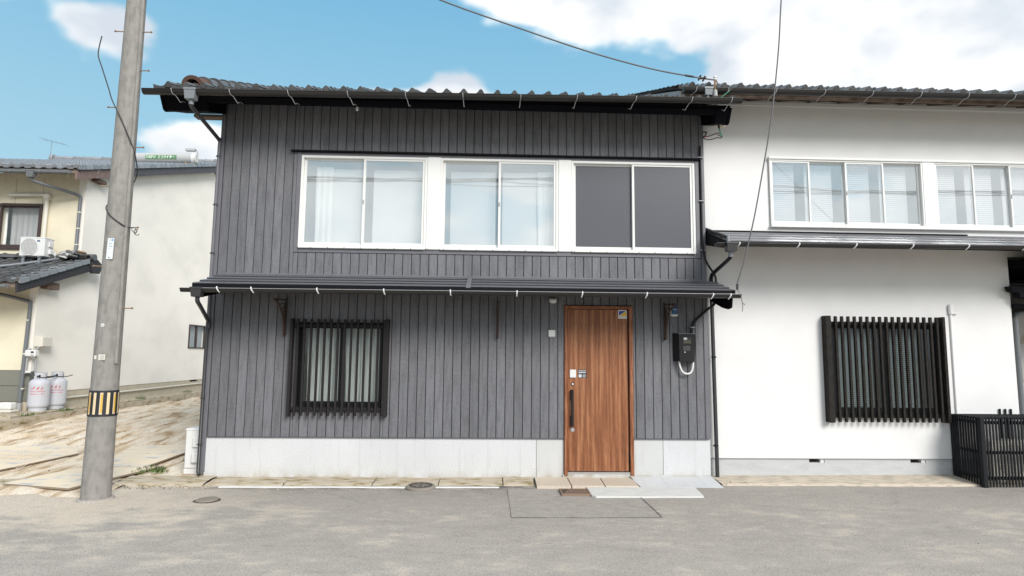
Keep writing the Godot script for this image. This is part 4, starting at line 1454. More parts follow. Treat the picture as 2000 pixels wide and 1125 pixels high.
	ptube(e, "cable_loop", M.plastic_white, curve([Vector3(2.585, 1.575, 0.07), Vector3(2.592, 1.50, 0.075), Vector3(2.622, 1.425, 0.08), Vector3(2.675, 1.392, 0.08), Vector3(2.735, 1.405, 0.08), Vector3(2.768, 1.465, 0.075), Vector3(2.778, 1.56, 0.07)], 4), 0.013, 10)
	# conduit down the corner and through the lean-to to the cabinet
	var cd := thing("service_conduit", "black conduit bending from the house corner down to the meter cabinet", "conduit", Vector3(2.98, 2.0, 0.05))
	ptube(cd, "pipe", M.black_plastic, curve([Vector3(2.952, 4.60, 0.046), Vector3(2.952, 3.9, 0.046), Vector3(2.952, 3.35, 0.048), Vector3(2.958, 3.12, 0.055), Vector3(2.99, 2.94, 0.075), Vector3(3.045, 2.82, 0.11), Vector3(3.085, 2.72, 0.15), Vector3(3.09, 2.58, 0.16)], 5), 0.014, 10)
	ptube(cd, "pipe", M.black_plastic, curve([Vector3(3.09, 2.60, 0.16), Vector3(3.085, 2.37, 0.13), Vector3(2.99, 2.27, 0.08), Vector3(2.87, 2.16, 0.06), Vector3(2.80, 2.08, 0.05), Vector3(2.775, 1.99, 0.05), Vector3(2.772, 1.92, 0.05)], 5), 0.017, 10)
	for y in [4.43, 3.80, 3.10]:
		m = mb(cd)
		m.box(Vector3(2.925, y - 0.006, 0.026), Vector3(2.992, y + 0.006, 0.062), 0.002)
		m.tube([Vector3(2.925, y, 0.03), Vector3(2.925, y, 0.045)], 0.010, 8)
		m.tube([Vector3(2.99, y, 0.03), Vector3(2.99, y, 0.045)], 0.010, 8)
		put(m, "clip", M.galv, cd)
	m = mb(cd)
	m.box(Vector3(2.755, 2.015, 0.017), Vector3(2.815, 2.03, 0.075), 0.002)
	put(m, "clip", M.galv, cd)
	# service mast at the right end of the eave
	var ms := thing("service_mast", "pale service mast standing above the right end of the black eave", "mast", Vector3(3.08, 4.98, 0.40))
	ptube(ms, "pipe", M.plastic_grey, [Vector3(2.962, 4.955, 0.66), Vector3(2.958, 5.15, 0.66)], 0.028, 12)
	ptube(ms, "upper_rod", M.rust_light, [Vector3(2.958, 5.145, 0.66), Vector3(2.962, 5.30, 0.66)], 0.015, 10)
	m = mb(ms)
	m.lathe([Vector2(0.0, 5.350), Vector2(0.021, 5.346), Vector2(0.023, 5.328), Vector2(0.013, 5.32), Vector2(0.023, 5.31), Vector2(0.021, 5.294), Vector2(0.0, 5.29)], 12, Vector3(2.962, 0, 0.66))
	put(m, "insulator", M.plastic_white, ms)
	ptube(ms, "earth_wire", M.wire_green, [Vector3(2.90, 4.94, 0.69), Vector3(3.00, 5.02, 0.69), Vector3(3.14, 5.135, 0.69)], 0.006, 6)
	ptube(ms, "loose_wire", M.cable_grey, [Vector3(3.14, 5.135, 0.69), Vector3(3.235, 5.23, 0.69)], 0.004, 6)
	ptube(ms, "loose_wire", M.cable, curve([Vector3(2.97, 5.30, 0.66), Vector3(2.985, 5.24, 0.68), Vector3(2.972, 5.19, 0.69), Vector3(2.985, 5.14, 0.68)], 4), 0.006, 6)
	ptube(ms, "lower_rod", M.rust, [Vector3(3.098, 4.86, 0.35), Vector3(3.118, 4.75, 0.35)], 0.013, 8)
	ptube(ms, "lower_rod", M.wire_green, [Vector3(3.118, 4.75, 0.35), Vector3(3.150, 4.635, 0.35)], 0.009, 8)
	var wr := thing("loose_wires", "tangle of loose red and black wires below the right eave", "wires", Vector3(3.05, 4.65, 0.1))
	ptube(wr, "black_wire", M.cable, curve([Vector3(3.00, 4.80, 0.05), Vector3(3.045, 4.80, 0.06), Vector3(3.03, 4.755, 0.06), Vector3(3.0, 4.72, 0.05)], 4), 0.010, 6)
	ptube(wr, "red_wire", M.wire_red, curve([Vector3(3.00, 4.735, 0.05), Vector3(3.045, 4.728, 0.08), Vector3(3.085, 4.728, 0.12)], 4), 0.007, 6)
	ptube(wr, "black_wire", M.cable, curve([Vector3(3.085, 4.728, 0.12), Vector3(3.12, 4.725, 0.2), Vector3(3.155, 4.70, 0.3), Vector3(3.168, 4.66, 0.32), Vector3(3.15, 4.635, 0.33)], 4), 0.006, 6)
	ptube(wr, "black_wire", M.cable, curve([Vector3(3.00, 4.72, 0.05), Vector3(3.04, 4.675, 0.10), Vector3(3.085, 4.655, 0.18), Vector3(3.125, 4.65, 0.25), Vector3(3.155, 4.628, 0.3), Vector3(3.175, 4.65, 0.32)], 4), 0.006, 6)
	ptube(wr, "black_wire", M.cable, [Vector3(3.115, 4.675, 0.30), Vector3(3.152, 4.640, 0.33)], 0.007, 6)
	ptube(wr, "yellow_stub", M.pale_yellow, [Vector3(3.12, 4.80, 0.28), Vector3(3.215, 4.79, 0.32)], 0.009, 6)
	ptube(wr, "hanging_stub", M.cable, [Vector3(3.17, 4.865, 0.32), Vector3(3.19, 4.80, 0.32)], 0.007, 6)
	var pk := thing("eave_insulator", "tiny white insulator hanging under the black eave, above the left window", "insulator", Vector3(-1.79, 4.83, 0.50))
	m = mb(pk)
	m.lathe([Vector2(0.0, 4.90), Vector2(0.012, 4.90), Vector2(0.012, 4.875), Vector2(0.018, 4.872), Vector2(0.018, 4.855), Vector2(0.013, 4.85), Vector2(0.018, 4.845), Vector2(0.017, 4.828), Vector2(0.0, 4.826)], 12, Vector3(-1.79, -0.01, 0.50))
	put(m, "knob", M.plastic_white, pk)
	# outdoor unit beside the left wall
	ac_unit("air_conditioner", "white air conditioner unit on the ground beside the black house's left wall", Vector3(-3.905, 0.045, -0.14), PI * 0.5 + PI, 0.80, 0.55, 0.27, false)

# outdoor unit: width along its front, the front facing local +z; `at` is the middle of the end nearest +x local
func ac_unit(called: String, label: String, at: Vector3, turn: float, w: float, h: float, d: float, stand: bool, colour := "plastic_white") -> Node3D:
	var a := thing(called, label, "air conditioner", at)
	a.rotation.y = turn
	origin[a] = Vector3.ZERO     # built in its own axes
	var m := MB.new()
	m.box(Vector3(-w, 0.03, -d * 0.5), Vector3(0, h, d * 0.5), 0.012)
	put(m, "case", M[colour], a)
	m = MB.new()
	m.box(Vector3(-w - 0.006, h - 0.028, -d * 0.5 - 0.006), Vector3(0.006, h + 0.004, d * 0.5 + 0.006), 0.010)
	put(m, "lid", M[colour], a)
	m = MB.new()
	var c := Vector3(-w * 0.60, h * 0.52, d * 0.5 + 0.002)
	var R := h * 0.41
	m.tube([c, c + Vector3(0, 0, 0.003)], R, 28)
	put(m, "fan_opening", M.plastic_grey, a)
	m = MB.new()
	for i in 13:
		var t := -1.0 + 2.0 * (i + 0.5) / 13.0
		var L := sqrt(1.0 - t * t) * R
		m.box(c + Vector3(t * R - 0.003, -L, 0.004), c + Vector3(t * R + 0.003, L, 0.009))
		m.box(c + Vector3(-L, t * R - 0.003, 0.007), c + Vector3(L, t * R + 0.003, 0.012))
	var ring := []
	for i in 29:
		ring.append(c + Vector3(cos(TAU * i / 28), sin(TAU * i / 28), 0) * R + Vector3(0, 0, 0.008))
	m.tube(ring, 0.007, 6, false)
	stuff(put(m, "fan_grille", M[colour], a))
	m = MB.new()   # blades seen through the grille
	for i in 3:
		m.xf = Transform3D(Basis(Vector3(0, 0, 1), TAU * i / 3.0) * Basis(Vector3.UP, 0.3), c + Vector3(0, 0, 0.0035))
		m.box(Vector3(R * 0.15, -R * 0.2, -0.0), Vector3(R * 0.9, R * 0.25, 0.001))
	put(m, "fan_blade", M.pipe_grey, a)
	m = MB.new()   # service cover on the end
	m.box(Vector3(0.0, h * 0.56, -d * 0.30), Vector3(0.028, h * 0.80, d * 0.12), 0.008)
	m.box(Vector3(0.0, h * 0.20, -d * 0.34), Vector3(0.050, h * 0.44, d * 0.10), 0.012)
	put(m, "service_cover", M[colour], a)
	m = MB.new()
	m.tube([Vector3(0.02, h * 0.36, -d * 0.30), Vector3(0.06, h * 0.36, -d * 0.34), Vector3(0.06, h * 0.2, -d * 0.45)], 0.016, 8)
	m.tube([Vector3(0.02, h * 0.25, -d * 0.30), Vector3(0.05, h * 0.25, -d * 0.36), Vector3(0.05, h * 0.1, -d * 0.45)], 0.014, 8)
	put(m, "pipe_pair", M.plastic_white, a)
	if stand:
		for x in [-w * 0.82, -w * 0.18]:
			m = MB.new()
			for z in [-d * 0.42, d * 0.45]:
				m.box(Vector3(x - 0.022, -0.22, z - 0.02), Vector3(x + 0.022, 0.03, z + 0.02), 0.004)
			m.box(Vector3(x - 0.02, 0.0, -d * 0.6), Vector3(x + 0.02, 0.03, d * 0.6), 0.004)
			put(m, "leg", M.zinc_grey, a)
		m = MB.new()
		m.box(Vector3(-w * 1.08, -0.245, d * 0.40), Vector3(0.08, -0.215, d * 0.56), 0.004)
		put(m, "foot_rail", M.zinc_grey, a)
	else:
		for x in [-w * 0.85, -0.06]:
			m = MB.new()
			m.box(Vector3(x - 0.05, -0.05, -d * 0.55), Vector3(x + 0.05, 0.03, d * 0.55), 0.012)
			put(m, "foot", M[colour], a)
	return a

# ---------------------------------------------------------------- the white house
func white_house() -> void:
	var h := thing("white_house", "white plastered house with a tiled roof and a long window row", "house")
	var zf := -0.10
	var zb := -0.28
	for w in [  # upper wall round the windows, lower wall round its window
		[3.02, 3.10, 3.99, 5.36], [3.99, 4.475, 9.2, 5.36], [3.99, 3.10, 9.2, 3.495], [8.72, 3.495, 9.2, 4.475], [9.2, 3.10, 15.0, 5.36],
		[3.02, 0.247, 4.80, 3.10], [4.80, 2.12, 6.345, 3.10], [4.80, 0.247, 6.345, 0.84], [6.345, 0.247, 7.455, 3.10]]:
		pbox(h, "wall", M.white_wall, Vector3(w[0], w[1], zb), Vector3(w[2], w[3], zf))
	pbox(h, "wall", M.white_wall, Vector3(3.02, 0.0, -8.0), Vector3(3.20, 5.36, zb))
	pbox(h, "wall", M.white_wall, Vector3(7.28, 0.0, -3.0), Vector3(7.455, 3.10, zb))
	pbox(h, "wall", M.plinth_grey, Vector3(7.455, 0.0, -1.62), Vector3(15.0, 3.10, -1.5))
	pbox(h, "wall", M.white_wall, Vector3(3.2, 0.0, -8.0), Vector3(15.0, 5.36, -7.86))
	pbox(h, "floor", M.interior_dark, Vector3(3.2, 2.95, -7.8), Vector3(15.0, 3.09, zb))
	pbox(h, "ceiling", M.interior, Vector3(3.2, 4.75, -7.8), Vector3(15.0, 4.85, zb))
	pbox(h, "inner_wall", M.interior, Vector3(3.2, 3.09, -2.1), Vector3(15.0, 4.75, -2.0))
	pbox(h, "inner_wall", M.interior_dark, Vector3(3.2, 0.1, -2.1), Vector3(7.28, 2.95, -2.0))
	# foundation with two vents
	for p in [[3.02, 4.425], [4.645, 5.854], [6.075, 7.455]]:
		pbox(h, "foundation", M.plinth_white_house, Vector3(p[0], -0.12, zb), Vector3(p[1], 0.247, -0.112))
	for v in [[4.425, 4.645], [5.854, 6.075]]:
		var xm: float = v[0] + 0.165
		pbox(h, "foundation", M.plinth_white_house, Vector3(v[0], -0.12, zb), Vector3(v[1], 0.188, -0.112))
		pbox(h, "foundation", M.white_paint, Vector3(xm, 0.188, zb), Vector3(v[1], 0.247, -0.125))
		var vt := Node3D.new()
		vt.name = "vent"
		h.add_child(vt, true)
		origin[vt] = Vector3.ZERO
		pbox(vt, "recess", M.recess_dark, Vector3(v[0], 0.188, -0.26), Vector3(xm, 0.247, -0.22))
		var m2 := mb(vt)
		for i in 9:
			m2.box(Vector3(v[0] + 0.008 + i * 0.0175, 0.190, -0.165), Vector3(v[0] + 0.012 + i * 0.0175, 0.245, -0.16))
		put(m2, "grille", M.rust, vt)
	pbox(h, "drip_edge", M.plastic_grey, Vector3(3.02, 0.243, -0.105), Vector3(7.455, 0.250, -0.092))
	# window row upstairs
	slider(h, 3.995, 3.505, 6.250, 4.468, -0.062, 4, M.alu_white, M.glass, 0.026, false, 0.022)
	slider(h, 6.425, 3.505, 8.715, 4.468, -0.062, 4, M.alu_white, M.glass, 0.026, false, 0.022)
	pbox(h, "window_mullion", M.white_paint, Vector3(6.250, 3.49, -0.15), Vector3(6.425, 4.475, -0.058), 0.006)
	pbox(h, "window_head", M.white_paint, Vector3(3.985, 4.468, -0.10), Vector3(9.2, 4.508, -0.045), 0.006)
	pbox(h, "window_sill", M.white_paint, Vector3(3.985, 3.468, -0.10), Vector3(8.75, 3.502, -0.040), 0.006)
	var step := 0.5615
	for k in 8:
		var x0 := 4.03 + k * step + (0.175 if k > 3 else 0.0)
		var m := mb(h)
		var n := 30
		for i in n:
			var y := 3.54 + i * 0.0305
			m.xf = Transform3D(Basis(Vector3.RIGHT, 1.2), Vector3(x0 + 0.20, y, -0.24))
			m.box(Vector3(-0.205, -0.001, -0.0158), Vector3(0.205, 0.001, 0.0158))
		stuff(put(m, "blind", M.blind, h))
	# lower window behind its bars
	slider(h, 4.80, 0.84, 6.345, 2.12, -0.10, 2, M.black_plastic, M.glass_plain, 0.045, true, 0.04)
	for s in [[4.86, 5.48], [5.64, 6.14]]:
		var m := mb(h)
		for i in 42:
			m.xf = Transform3D(Basis(Vector3.RIGHT, 0.9), Vector3((s[0] + s[1]) * 0.5, 0.90 + i * 0.0285, -0.26))
			m.box(Vector3((s[0] - s[1]) * 0.5, -0.001, -0.013), Vector3((s[1] - s[0]) * 0.5, 0.001, 0.013))
		stuff(put(m, "blind", M.blind_teal, h))
	# eave: rafters, boards, tiles, gutter
	var slope := 0.40
	var yr := 5.210
	var m := mb(h)
	m.prism(PackedVector2Array([Vector2(0.51, yr - 0.012), Vector2(-4.0, yr - 0.062 + slope * 4.51), Vector2(-8.4, yr - 0.012 + slope * 0.11), Vector2(-8.4, yr - 0.045 + slope * 0.11), Vector2(-4.0, yr - 0.095 + slope * 4.51), Vector2(0.49, yr - 0.035)]), 2.56, 15.4, func(u: float, w: float, dd: float) -> Vector3: return Vector3(dd, w, u))
	put(m, "roof", M.soffit, h)
	pbox(h, "fascia", M.rafter, Vector3(2.56, yr - 0.075, 0.45), Vector3(15.4, yr - 0.022, 0.48))
	tile_roof(h, 2.50, 15.3, yr + 0.018, 0.555, -3.95, 0.388, 2, ["tile_0", "tile_1", "tile_2"])
	for i in 27:
		var x := 2.80 + i * 0.452
		m = mb(h)
		m.off = Vector2(rng.randf() * 5, rng.randf() * 5)
		m.prism(PackedVector2Array([Vector2(0.45, yr - 0.025), Vector2(-0.3, yr - 0.025 + slope * 0.75), Vector2(-0.3, yr - 0.085 + slope * 0.75), Vector2(0.43, yr - 0.080)]), x, x + 0.045, func(u: float, w: float, dd: float) -> Vector3: return Vector3(dd, w, u))
		put(m, "rafter", M.rafter, h)
	pbox(h, "wall_top_trim", M.white_paint, Vector3(3.02, 5.275, -0.10), Vector3(15.0, 5.335, -0.085), 0.003)
	m = mb(h)
	m.prism(PackedVector2Array([Vector2(0.51, yr - 0.01), Vector2(-4.0, yr - 0.01 + slope * 4.51), Vector2(-4.0, yr - 0.16 + slope * 4.51), Vector2(0.47, yr - 0.12)]), 2.53, 2.56, func(u: float, w: float, dd: float) -> Vector3: return Vector3(dd, w, u))
	put(m, "bargeboard", M.plastic_grey, h)
	gutter(h, 2.55, 5.185, 15.4, 5.232, 0.602, 0.054, M.gutter_black)
	for bx in [2.622, 3.045, 3.681, 4.335, 4.979, 5.635, 6.280, 6.915, 7.55]:
		hook(h, bx * 1.0185, 5.185 + 0.0036 * (bx - 2.5), 0.602, 0.054, M.galv, -0.045)
	rain_head(h, 2.878, 5.197, 0.615, 0.115, 0.105, M.zinc_grey)
	ptube(h, "pipe_socket", M.zinc, [Vector3(2.878, 5.095, 0.61), Vector3(2.88, 5.04, 0.60)], 0.024, 10)
	# lean-to roof
	var cn := Node3D.new()
	cn.name = "canopy"
	h.add_child(cn, true)
	origin[cn] = Vector3.ZERO
	var sl := 0.36
	for s in [[3.05, 4.38], [4.385, 5.72], [5.725, 7.06], [7.065, 8.40], [8.405, 9.74]]:
		for c in 4:
			var z0 := 0.72 - c * 0.205
			var z1 := maxf(z0 - 0.225, -0.10)
			m = mb(cn)
			m.off = Vector2(rng.randf() * 9, rng.randf() * 9)
			var y0 := 3.105 + sl * (0.72 - z0) + 0.012
			var y1 := 3.105 + sl * (0.72 - z1)
			var sh := 0.0 if c % 2 == 0 else 0.33
			m.prism(PackedVector2Array([Vector2(z0, y0), Vector2(z1, y1), Vector2(z1, y1 - 0.012), Vector2(z0 - 0.003, y0 - 0.018)]), s[0] + (sh if s[0] > 3.06 else 0.0), s[1] + sh - 0.002, func(u: float, w: float, dd: float) -> Vector3: return Vector3(dd, w, u))
			put(m, "roof_sheet", M["grey_sheet_%d" % (rng.randi() % 3)], cn)
	pbox(cn, "wall_flashing", M.black_metal, Vector3(3.05, 3.393, -0.10), Vector3(6.86, 3.410, -0.055), 0.003)
	m = mb(cn)
	m.prism(PackedVector2Array([Vector2(0.700, 3.095), Vector2(-0.10, 3.375), Vector2(-0.10, 3.33), Vector2(0.700, 3.045)]), 3.06, 9.7, func(u: float, w: float, dd: float) -> Vector3: return Vector3(dd, w, u))
	put(m, "soffit", M.soffit, cn)
	pbox(cn, "fascia", M.black_metal, Vector3(3.05, 3.040, 0.702), Vector3(9.72, 3.112, 0.718), 0.003)
	m = mb(cn)
	m.prism(PackedVector2Array([Vector2(0.72, 3.10), Vector2(-0.10, 3.39), Vector2(-0.10, 3.20), Vector2(0.72, 3.01)]), 3.022, 3.055, func(u: float, w: float, dd: float) -> Vector3: return Vector3(dd, w, u))
	put(m, "bargeboard", M.black_metal, cn)
	ptube(cn, "verge_roll", M.black_plastic, [Vector3(3.05, 3.43, -0.10), Vector3(3.05, 3.155, 0.70)], 0.026, 12)
	ptube(cn, "verge_stub", M.zinc_grey, [Vector3(3.052, 3.17, 0.72), Vector3(3.052, 3.06, 0.73)], 0.024, 12)
	gutter(cn, 2.87, 3.062, 9.75, 3.105, 0.765, 0.040, M.gutter_black)
	for bx in [3.155, 3.929, 4.675, 5.420, 6.156, 6.911, 7.67]:
		m = mb(cn)
		m.tube(curve([Vector3(bx + 0.012, 3.075 + 0.0062 * (bx - 2.9), 0.800), Vector3(bx + 0.012, 3.063 + 0.0062 * (bx - 2.9), 0.812), Vector3(bx, 3.038 + 0.0062 * (bx - 2.9), 0.806), Vector3(bx - 0.014, 3.012 + 0.0062 * (bx - 2.9), 0.775)], 3), 0.0085, 6)
		put(m, "gutter_bracket", M.bracket_white, cn)
	rain_head(cn, 3.060, 3.072, 0.785, 0.145, 0.115, M.pipe_black)
	ptube(cn, "pipe_socket", M.zinc_grey, [Vector3(3.066, 2.965, 0.77), Vector3(3.066, 2.90, 0.75)], 0.030, 12)
	ptube(cn, "downpipe", M.black_plastic, curve([Vector3(3.066, 2.92, 0.755), Vector3(3.066, 2.885, 0.72), Vector3(3.07, 2.86, 0.60), Vector3(3.085, 2.775, 0.09), Vector3(3.088, 2.74, 0.0), Vector3(3.088, 2.68, -0.02)], 4), 0.026, 12)
	ptube(cn, "downpipe", M.pipe_black, [Vector3(3.088, 2.72, -0.022), Vector3(3.098, 1.2, -0.022), Vector3(3.108, -0.02, -0.022)], 0.027, 12)
	for y in [1.62, 0.425]:
		pipe_clip(cn, 3.100, y, -0.022, 0.027, M.black_plastic)
	# sheltered entrance at the right end
	pbox(cn, "soffit_return", M.eave_black, Vector3(7.46, 2.93, -1.45), Vector3(9.7, 3.028, 0.62), 0.004)
	var pr := Node3D.new()
	pr.name = "porch_roof"
	h.add_child(pr, true)
	origin[pr] = Vector3.ZERO
	for c in 3:
		m = mb(pr)
		var z0 := -0.35 - c * 0.30
		m.prism(PackedVector2Array([Vector2(z0, 2.62 + c * 0.10), Vector2(z0 - 0.33, 2.72 + c * 0.10), Vector2(z0 - 0.33, 2.705 + c * 0.10), Vector2(z0, 2.60 + c * 0.10)]), 7.46, 9.6, func(u: float, w: float, dd: float) -> Vector3: return Vector3(dd, w, u))
		put(m, "roof_sheet", M["grey_sheet_%d" % c], pr)
	m = mb(pr)
	m.prism(PackedVector2Array([Vector2(7.34, 2.660), Vector2(9.6, 2.545), Vector2(9.6, 2.39), Vector2(7.46, 2.50), Vector2(7.46, 2.56), Vector2(7.36, 2.59)]), -0.06, 0.06, func(u: float, w: float, dd: float) -> Vector3: return Vector3(u, w, dd))
	put(m, "fascia", M.black_metal, pr)
	pbox(pr, "soffit", M.eave_black, Vector3(7.46, 2.36, -1.45), Vector3(9.6, 2.42, -0.06))
	ptube(h, "downpipe", M.pipe_grey, curve([Vector3(8.6, 2.42, -0.30), Vector3(8.0, 2.345, -0.30), Vector3(7.74, 2.30, -0.30), Vector3(7.675, 2.25, -0.30), Vector3(7.672, 2.15, -0.30), Vector3(7.672, 1.2, -0.30), Vector3(7.672, 0.0, -0.30)], 4), 0.040, 12)
	for y in [2.17, 1.66]:
		pipe_clip(h, 7.672, y, -0.30, 0.040, M.pipe_grey)
	pbox(h, "post_box", M.black_plastic, Vector3(7.90, 1.93, -0.9), Vector3(8.2, 2.05, -0.85), 0.01)

func white_house_fixtures() -> void:
	var xs := []
	for i in 17:
		xs.append(4.824 + i * 0.0905)
	bar_screen("charred timber barred screen on the white lower wall", xs, 0.752, 2.205, -0.098, 0.015, 0.032, [4.674, 4.752, 6.342, 6.384], M.slat_charred, [2.11, 0.83])
	# white pipe on the white wall
	var p := thing("wall_pipe", "white pipe running down the white wall right of the barred screen", "pipe", Vector3(6.54, 0.3, -0.08))
	ptube(p, "pipe", M.white_paint, [Vector3(6.545, 2.25, -0.090), Vector3(6.545, 0.30, -0.090)], 0.018, 12)
	pbox(p, "pipe_cap", M.white_paint, Vector3(6.515, 2.25, -0.10), Vector3(6.58, 2.40, -0.055), 0.015)
	ptube(p, "side_branch", M.white_paint, [Vector3(6.55, 2.27, -0.07), Vector3(6.64, 2.27, -0.07)], 0.012, 8)
	# slatted cover round an outdoor unit
	var x0 := 6.43
	var x1 := 7.62
	var zb := -0.085
	var zf := 0.455
	var top := 0.865
	var b := thing("slatted_cover", "black slatted timber cover round the unit at the white wall", "slatted cover", Vector3((x0 + x1) * 0.5, -0.02, 0.18))
	for c in [[x0, zf - 0.06], [x1 - 0.06, zf - 0.06], [x0, zb], [x1 - 0.06, zb]]:
		pbox(b, "post", M.slat_black, Vector3(c[0], -0.03, c[1]), Vector3(c[0] + 0.06, top, c[1] + 0.06), 0.004)
	var n := 25
	for i in n:
		var x := lerpf(x0 + 0.085, x1 - 0.075, float(i) / (n - 1))
		pbox(b, "front_slat", M.slat_black, Vector3(x - 0.010, -0.015, zf - 0.014), Vector3(x + 0.010, top, zf + 0.002), 0.002)
	for i in 9:
		var z := lerpf(zb + 0.085, zf - 0.08, i / 8.0)
		pbox(b, "side_slat", M.slat_black, Vector3(x0 - 0.002, -0.005, z - 0.011), Vector3(x0 + 0.018, top, z + 0.011), 0.002)
	for i in 9:
		var z := lerpf(zb + 0.085, zf - 0.08, i / 8.0)
		pbox(b, "side_slat", M.slat_black, Vector3(x1 - 0.018, -0.005, z - 0.011), Vector3(x1 + 0.002, top, z + 0.011), 0.002)
	for i in 27:
		var x := lerpf(x0 + 0.02, x1 - 0.02, i / 26.0)
		pbox(b, "top_slat", M.slat_black, Vector3(x - 0.010, top - 0.018, zb), Vector3(x + 0.010, top + 0.004, zf - 0.019), 0.002)
	for y in [0.09, 0.415, 0.80]:
		pbox(b, "rail", M.slat_black, Vector3(x0 + 0.06, y - 0.02, zf - 0.042), Vector3(x1 - 0.06, y + 0.02, zf - 0.0185), 0.002)
		pbox(b, "rail", M.slat_black, Vector3(x0 + 0.0185, y - 0.02, zb + 0.06), Vector3(x0 + 0.042, y + 0.02, zf - 0.06), 0.002)
	for x in [7.16, 7.24, 7.32]:
		pbox(b, "back_slat", M.slat_black, Vector3(x - 0.011, 0.0, zb - 0.006), Vector3(x + 0.011, 0.94, zb + 0.012), 0.002)
	ac_unit("air_conditioner", "pale air conditioner unit inside the black slatted cover", Vector3(7.42, 0.04, 0.14), 0.0, 0.70, 0.50, 0.24, false, "plastic_cream")

# ---------------------------------------------------------------- the cream house
func cream_house() -> void:
	var h := thing("cream_house", "cream plastered house beyond the empty lot with grey tiled roofs", "house")
	var X := -9.2
	var zu := -5.6
	var zl := -4.4
	var slope := 0.325
	# gable side wall: one plate with the openings of a window and a vent cut out
	var top := func(z: float) -> float: return 5.46 + slope * (-4.95 - z)
	var m := mb(h)
	var zw0 := -10.80
	var zw1 := -11.95
	for strip in [[zu, zw0], [zw1, -12.0], [-12.0, -18.0]]:
		var za: float = strip[0]
		var zb: float = strip[1]
		var ya: float = top.call(za) if za >= -12.0 else top.call(-12.0) - slope * (-12.0 - za)
		var yb: float = top.call(zb) if zb >= -12.0 else top.call(-12.0) - slope * (-12.0 - zb)
		m.prism(PackedVector2Array([Vector2(za, 0.76), Vector2(zb, 0.76), Vector2(zb, yb), Vector2(za, ya)]), X - 0.16, X, func(u: float, w: float, dd: float) -> Vector3: return Vector3(dd, w, u))
	m.prism(PackedVector2Array([Vector2(zw0, 2.46), Vector2(zw1, 2.46), Vector2(zw1, top.call(zw1)), Vector2(zw0, top.call(zw0))]), X - 0.16, X, func(u: float, w: float, dd: float) -> Vector3: return Vector3(dd, w, u))
	m.prism(PackedVector2Array([Vector2(zw0, 0.76), Vector2(zw1, 0.76), Vector2(zw1, 1.73), Vector2(zw0, 1.73)]), X - 0.16, X, func(u: float, w: float, dd: float) -> Vector3: return Vector3(dd, w, u))
	m.prism(PackedVector2Array([Vector2(zl, 0.76), Vector2(zu, 0.76), Vector2(zu, 3.55), Vector2(zl, 3.10)]), X - 0.16, X, func(u: float, w: float, dd: float) -> Vector3: return Vector3(dd, w, u))
	put(m, "side_wall", M.cream_side, h)
	for s in [[zl, -11.10], [-11.62, -18.0]]:
		pbox(h, "foundation", M.cream_plinth, Vector3(X - 0.16, 0.0, s[1]), Vector3(X - 0.012, 0.76, s[0]))
	pbox(h, "foundation", M.cream_plinth, Vector3(X - 0.16, 0.0, -11.62), Vector3(X - 0.012, 0.70, -11.10))
	pbox(h, "vent", M.recess_dark, Vector3(X - 0.15, 0.70, -11.62), Vector3(X - 0.06, 0.76, -11.10))
	ptube(h, "drain_pipe", M.plastic_cream, [Vector3(X + 0.02, 0.60, -4.9), Vector3(X + 0.02, 0.66, -18.0)], 0.022, 8)
	# front walls with the upper window's opening
	for w in [[-16.0, 2.6, -11.05, 5.62], [-10.12, 2.6, X - 0.16, 5.62], [-11.05, 2.6, -10.12, 3.86], [-11.05, 4.92, -10.12, 5.62]]:
		pbox(h, "front_wall", M.cream_front, Vector3(w[0], w[1], zu - 0.16), Vector3(w[2], w[3], zu))
	pbox(h, "front_wall", M.cream_front, Vector3(-16.0, 1.22, zl - 0.16), Vector3(X - 0.162, 3.0, zl + 0.002), 0.004)
	for r in 2:
		for k in 6:
			pbox(h, "stone_panel", M.grey_blocks, Vector3(-16.0 + k * 1.135, 0.60 + r * 0.31, zl - 0.16), Vector3(-16.0 + (k + 1) * 1.135 - 0.008, 0.60 + (r + 1) * 0.31 - 0.006, zl + 0.014 + rng.randf() * 0.004), 0.006)
	pbox(h, "foundation", M.cream_plinth, Vector3(-16.0, 0.3, zl - 0.16), Vector3(X - 0.162, 0.598, zl - 0.01))
	pbox(h, "wall_joint", M.cream_plinth, Vector3(-10.16, 2.9, zu), Vector3(-10.145, 5.5, zu + 0.004))
	pbox(h, "wall_joint", M.cream_plinth, Vector3(-10.76, 4.92, zu), Vector3(-10.745, 5.5, zu + 0.004))
	pbox(h, "sill_board", M.verge_brown, Vector3(-16.0, 3.66, zu), Vector3(-9.75, 3.72, zu + 0.03), 0.004)
	pbox(h, "inner_wall", M.interior_dark, Vector3(-15.8, 2.6, -7.6), Vector3(X - 0.17, 5.5, -7.5))
	pbox(h, "inner_wall", M.interior_dark, Vector3(-10.6, 0.8, -13.5), Vector3(-10.5, 5.5, -9.5))
	var w := slider(h, -11.94, 3.87, -10.125, 4.905, zu + 0.03, 2, M.brown_frame, M.glass_plain, 0.045, false, 0.05)
	curtain(h, -10.95, -10.2, 3.87, 4.88, zu - 0.22, 0.012, 6, M.plastic_grey)
	curtain(h, -11.6, -11.0, 3.87, 4.88, zu - 0.17, 0.012, 6, M.lace)
	# small side window, built facing +x
	var sw := Node3D.new()
	sw.name = "window"
	h.add_child(sw, true)
	origin[sw] = Vector3.ZERO
	m = mb(sw)
	m.xf = Transform3D(Basis(Vector3.UP, PI * 0.5), Vector3(X + 0.02, 0, 0))
	frame4(m, 10.80, 1.73, 11.95, 2.46, -0.09, 0.012, 0.035, 0.035, 0.035)
	m.box(Vector3(11.28, 1.765, -0.06), Vector3(11.36, 2.425, -0.01), 0.004)
	put(m, "frame", M.brown_frame, sw)
	m = mb(sw)
	m.xf = Transform3D(Basis(Vector3.UP, PI * 0.5), Vector3(X + 0.02, 0, 0))
